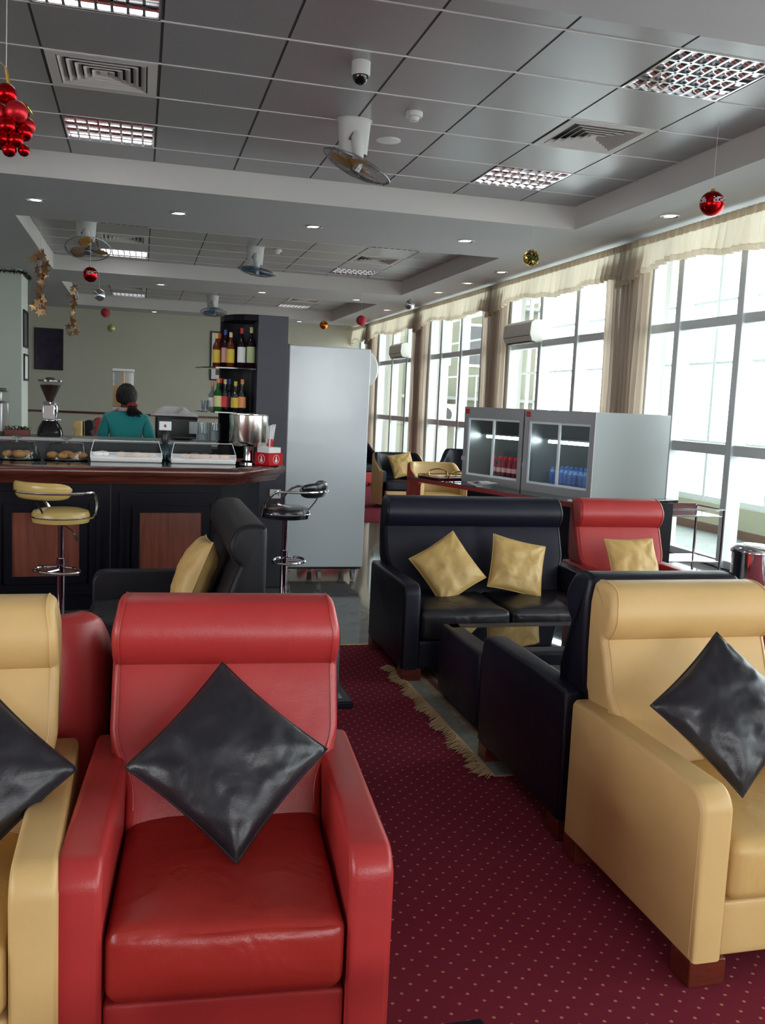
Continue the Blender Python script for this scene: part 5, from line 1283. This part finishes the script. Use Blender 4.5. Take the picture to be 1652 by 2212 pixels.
for s in (-1, 1):
    sh = add((s*0.158, 0, 1.405), 0.070, ut); m1 = add((s*0.205, 0.005, 1.28), 0.060, sh); el = add((s*0.24, 0.02, 1.155), 0.056, m1); wr = add((s*0.165, 0.24, 1.155), 0.038, el)
skin_mesh('teal_top', V, Ed, R_, FABT, per)
V = []; R_ = []; Ed = []
pel = add((0, 0, 0.95), (0.16, 0.12))
for s in (-1, 1):
    hp = add((s*0.09, 0, 0.84), (0.105, 0.105), pel); kn = add((s*0.10, 0.01, 0.48), 0.075, hp); add((s*0.10, -0.01, 0.10), 0.06, kn)
skin_mesh('trousers', V, Ed, R_, TROUS, per)
# face and ears (towards +Y)
b = MB(); b.sphere((0.002, 0.122, 1.605), 0.014, 12, 8, (0.9, 1.1, 1.5)); b.build('nose', SKIN, per)
b = MB(); b.sphere((0.002, 0.112, 1.570), 0.02, 12, 8, (1.1, 0.5, 0.35)); b.build('mouth', mat('dark_lips', (0.12, 0.03, 0.03), 0.5), per)
for s in (-1, 1):
    b = MB(); b.sphere((s*0.03, 0.108, 1.628), 0.011, 12, 8, (1.2, 0.6, 0.7)); b.build('eye', WHITE, per)
    b = MB(); b.sphere((s*0.080, 0.025, 1.61), 0.024, 12, 8, (0.35, 0.8, 1.2)); b.build('ear', SKIN, per)
b = MB()   # hair: cap with volume, shorter over the face
def hf(u, v):
    a = 2*pi*u; ph = pi*(0.02+0.66*v); back = 0.5-0.5*sin(a)   # 1 at the back (-Y)
    ph = ph*(0.72+0.38*back); q = Vector((sin(ph)*cos(a), sin(ph)*sin(a), cos(ph)))
    r = 1+0.05*noise.noise(q*7)+0.02*noise.noise(q*24)
    return Vector((0.002+0.097*q.x*r, 0.018+0.112*q.y*r, 1.622+0.118*q.z*r))
b.grid(hf, 48, 26, cu=True); o = b.build('hair', HAIR, per, ang=180); sm = o.modifiers.new('s', 'SOLIDIFY'); sm.thickness = 0.012
b = MB(); b.tube([(0.055+0.035*cos(k*pi/10), -0.085+0.012*sin(k*pi/10)*0, 1.535+0.02*sin(k*pi/10)) for k in range(20)], 0.014, 8, closed=True); b.build('red_hair_band', SCAR, per)
b = MB(); rnd = random.Random(5)
for k in range(70):
    a = rnd.random()*6.28; sx = 0.02*cos(a); L = rnd.uniform(0.05, 0.10)
    b.tube([(0.05+sx, -0.10, 1.53), (0.06+sx*2.2, -0.125-rnd.random()*0.02, 1.53-L*0.6), (0.07+sx*3.0+rnd.uniform(-.02, .02), -0.12, 1.53-L)], [0.010, 0.009, 0.002], 5, cap=False)
b.build('ponytail', HAIR, per)
b = MB(); b.grid(lambda u, v: Vector((0.075*cos(pi+pi*u)*(1+.12*v), 0.0+0.072*sin(pi+pi*u)*(1+.12*v), 1.515-0.035*v)), 20, 4); o = b.build('collar', mat('pale_pink_collar', (0.5, 0.38, 0.36), 0.8), per); sm = o.modifiers.new('s', 'SOLIDIFY'); sm.thickness = 0.006
coffee('low black table whose corner shows at the bottom edge beside the red armchair', 0.05, 0.712, 1.05, 1.677, 0.38, slab=True)
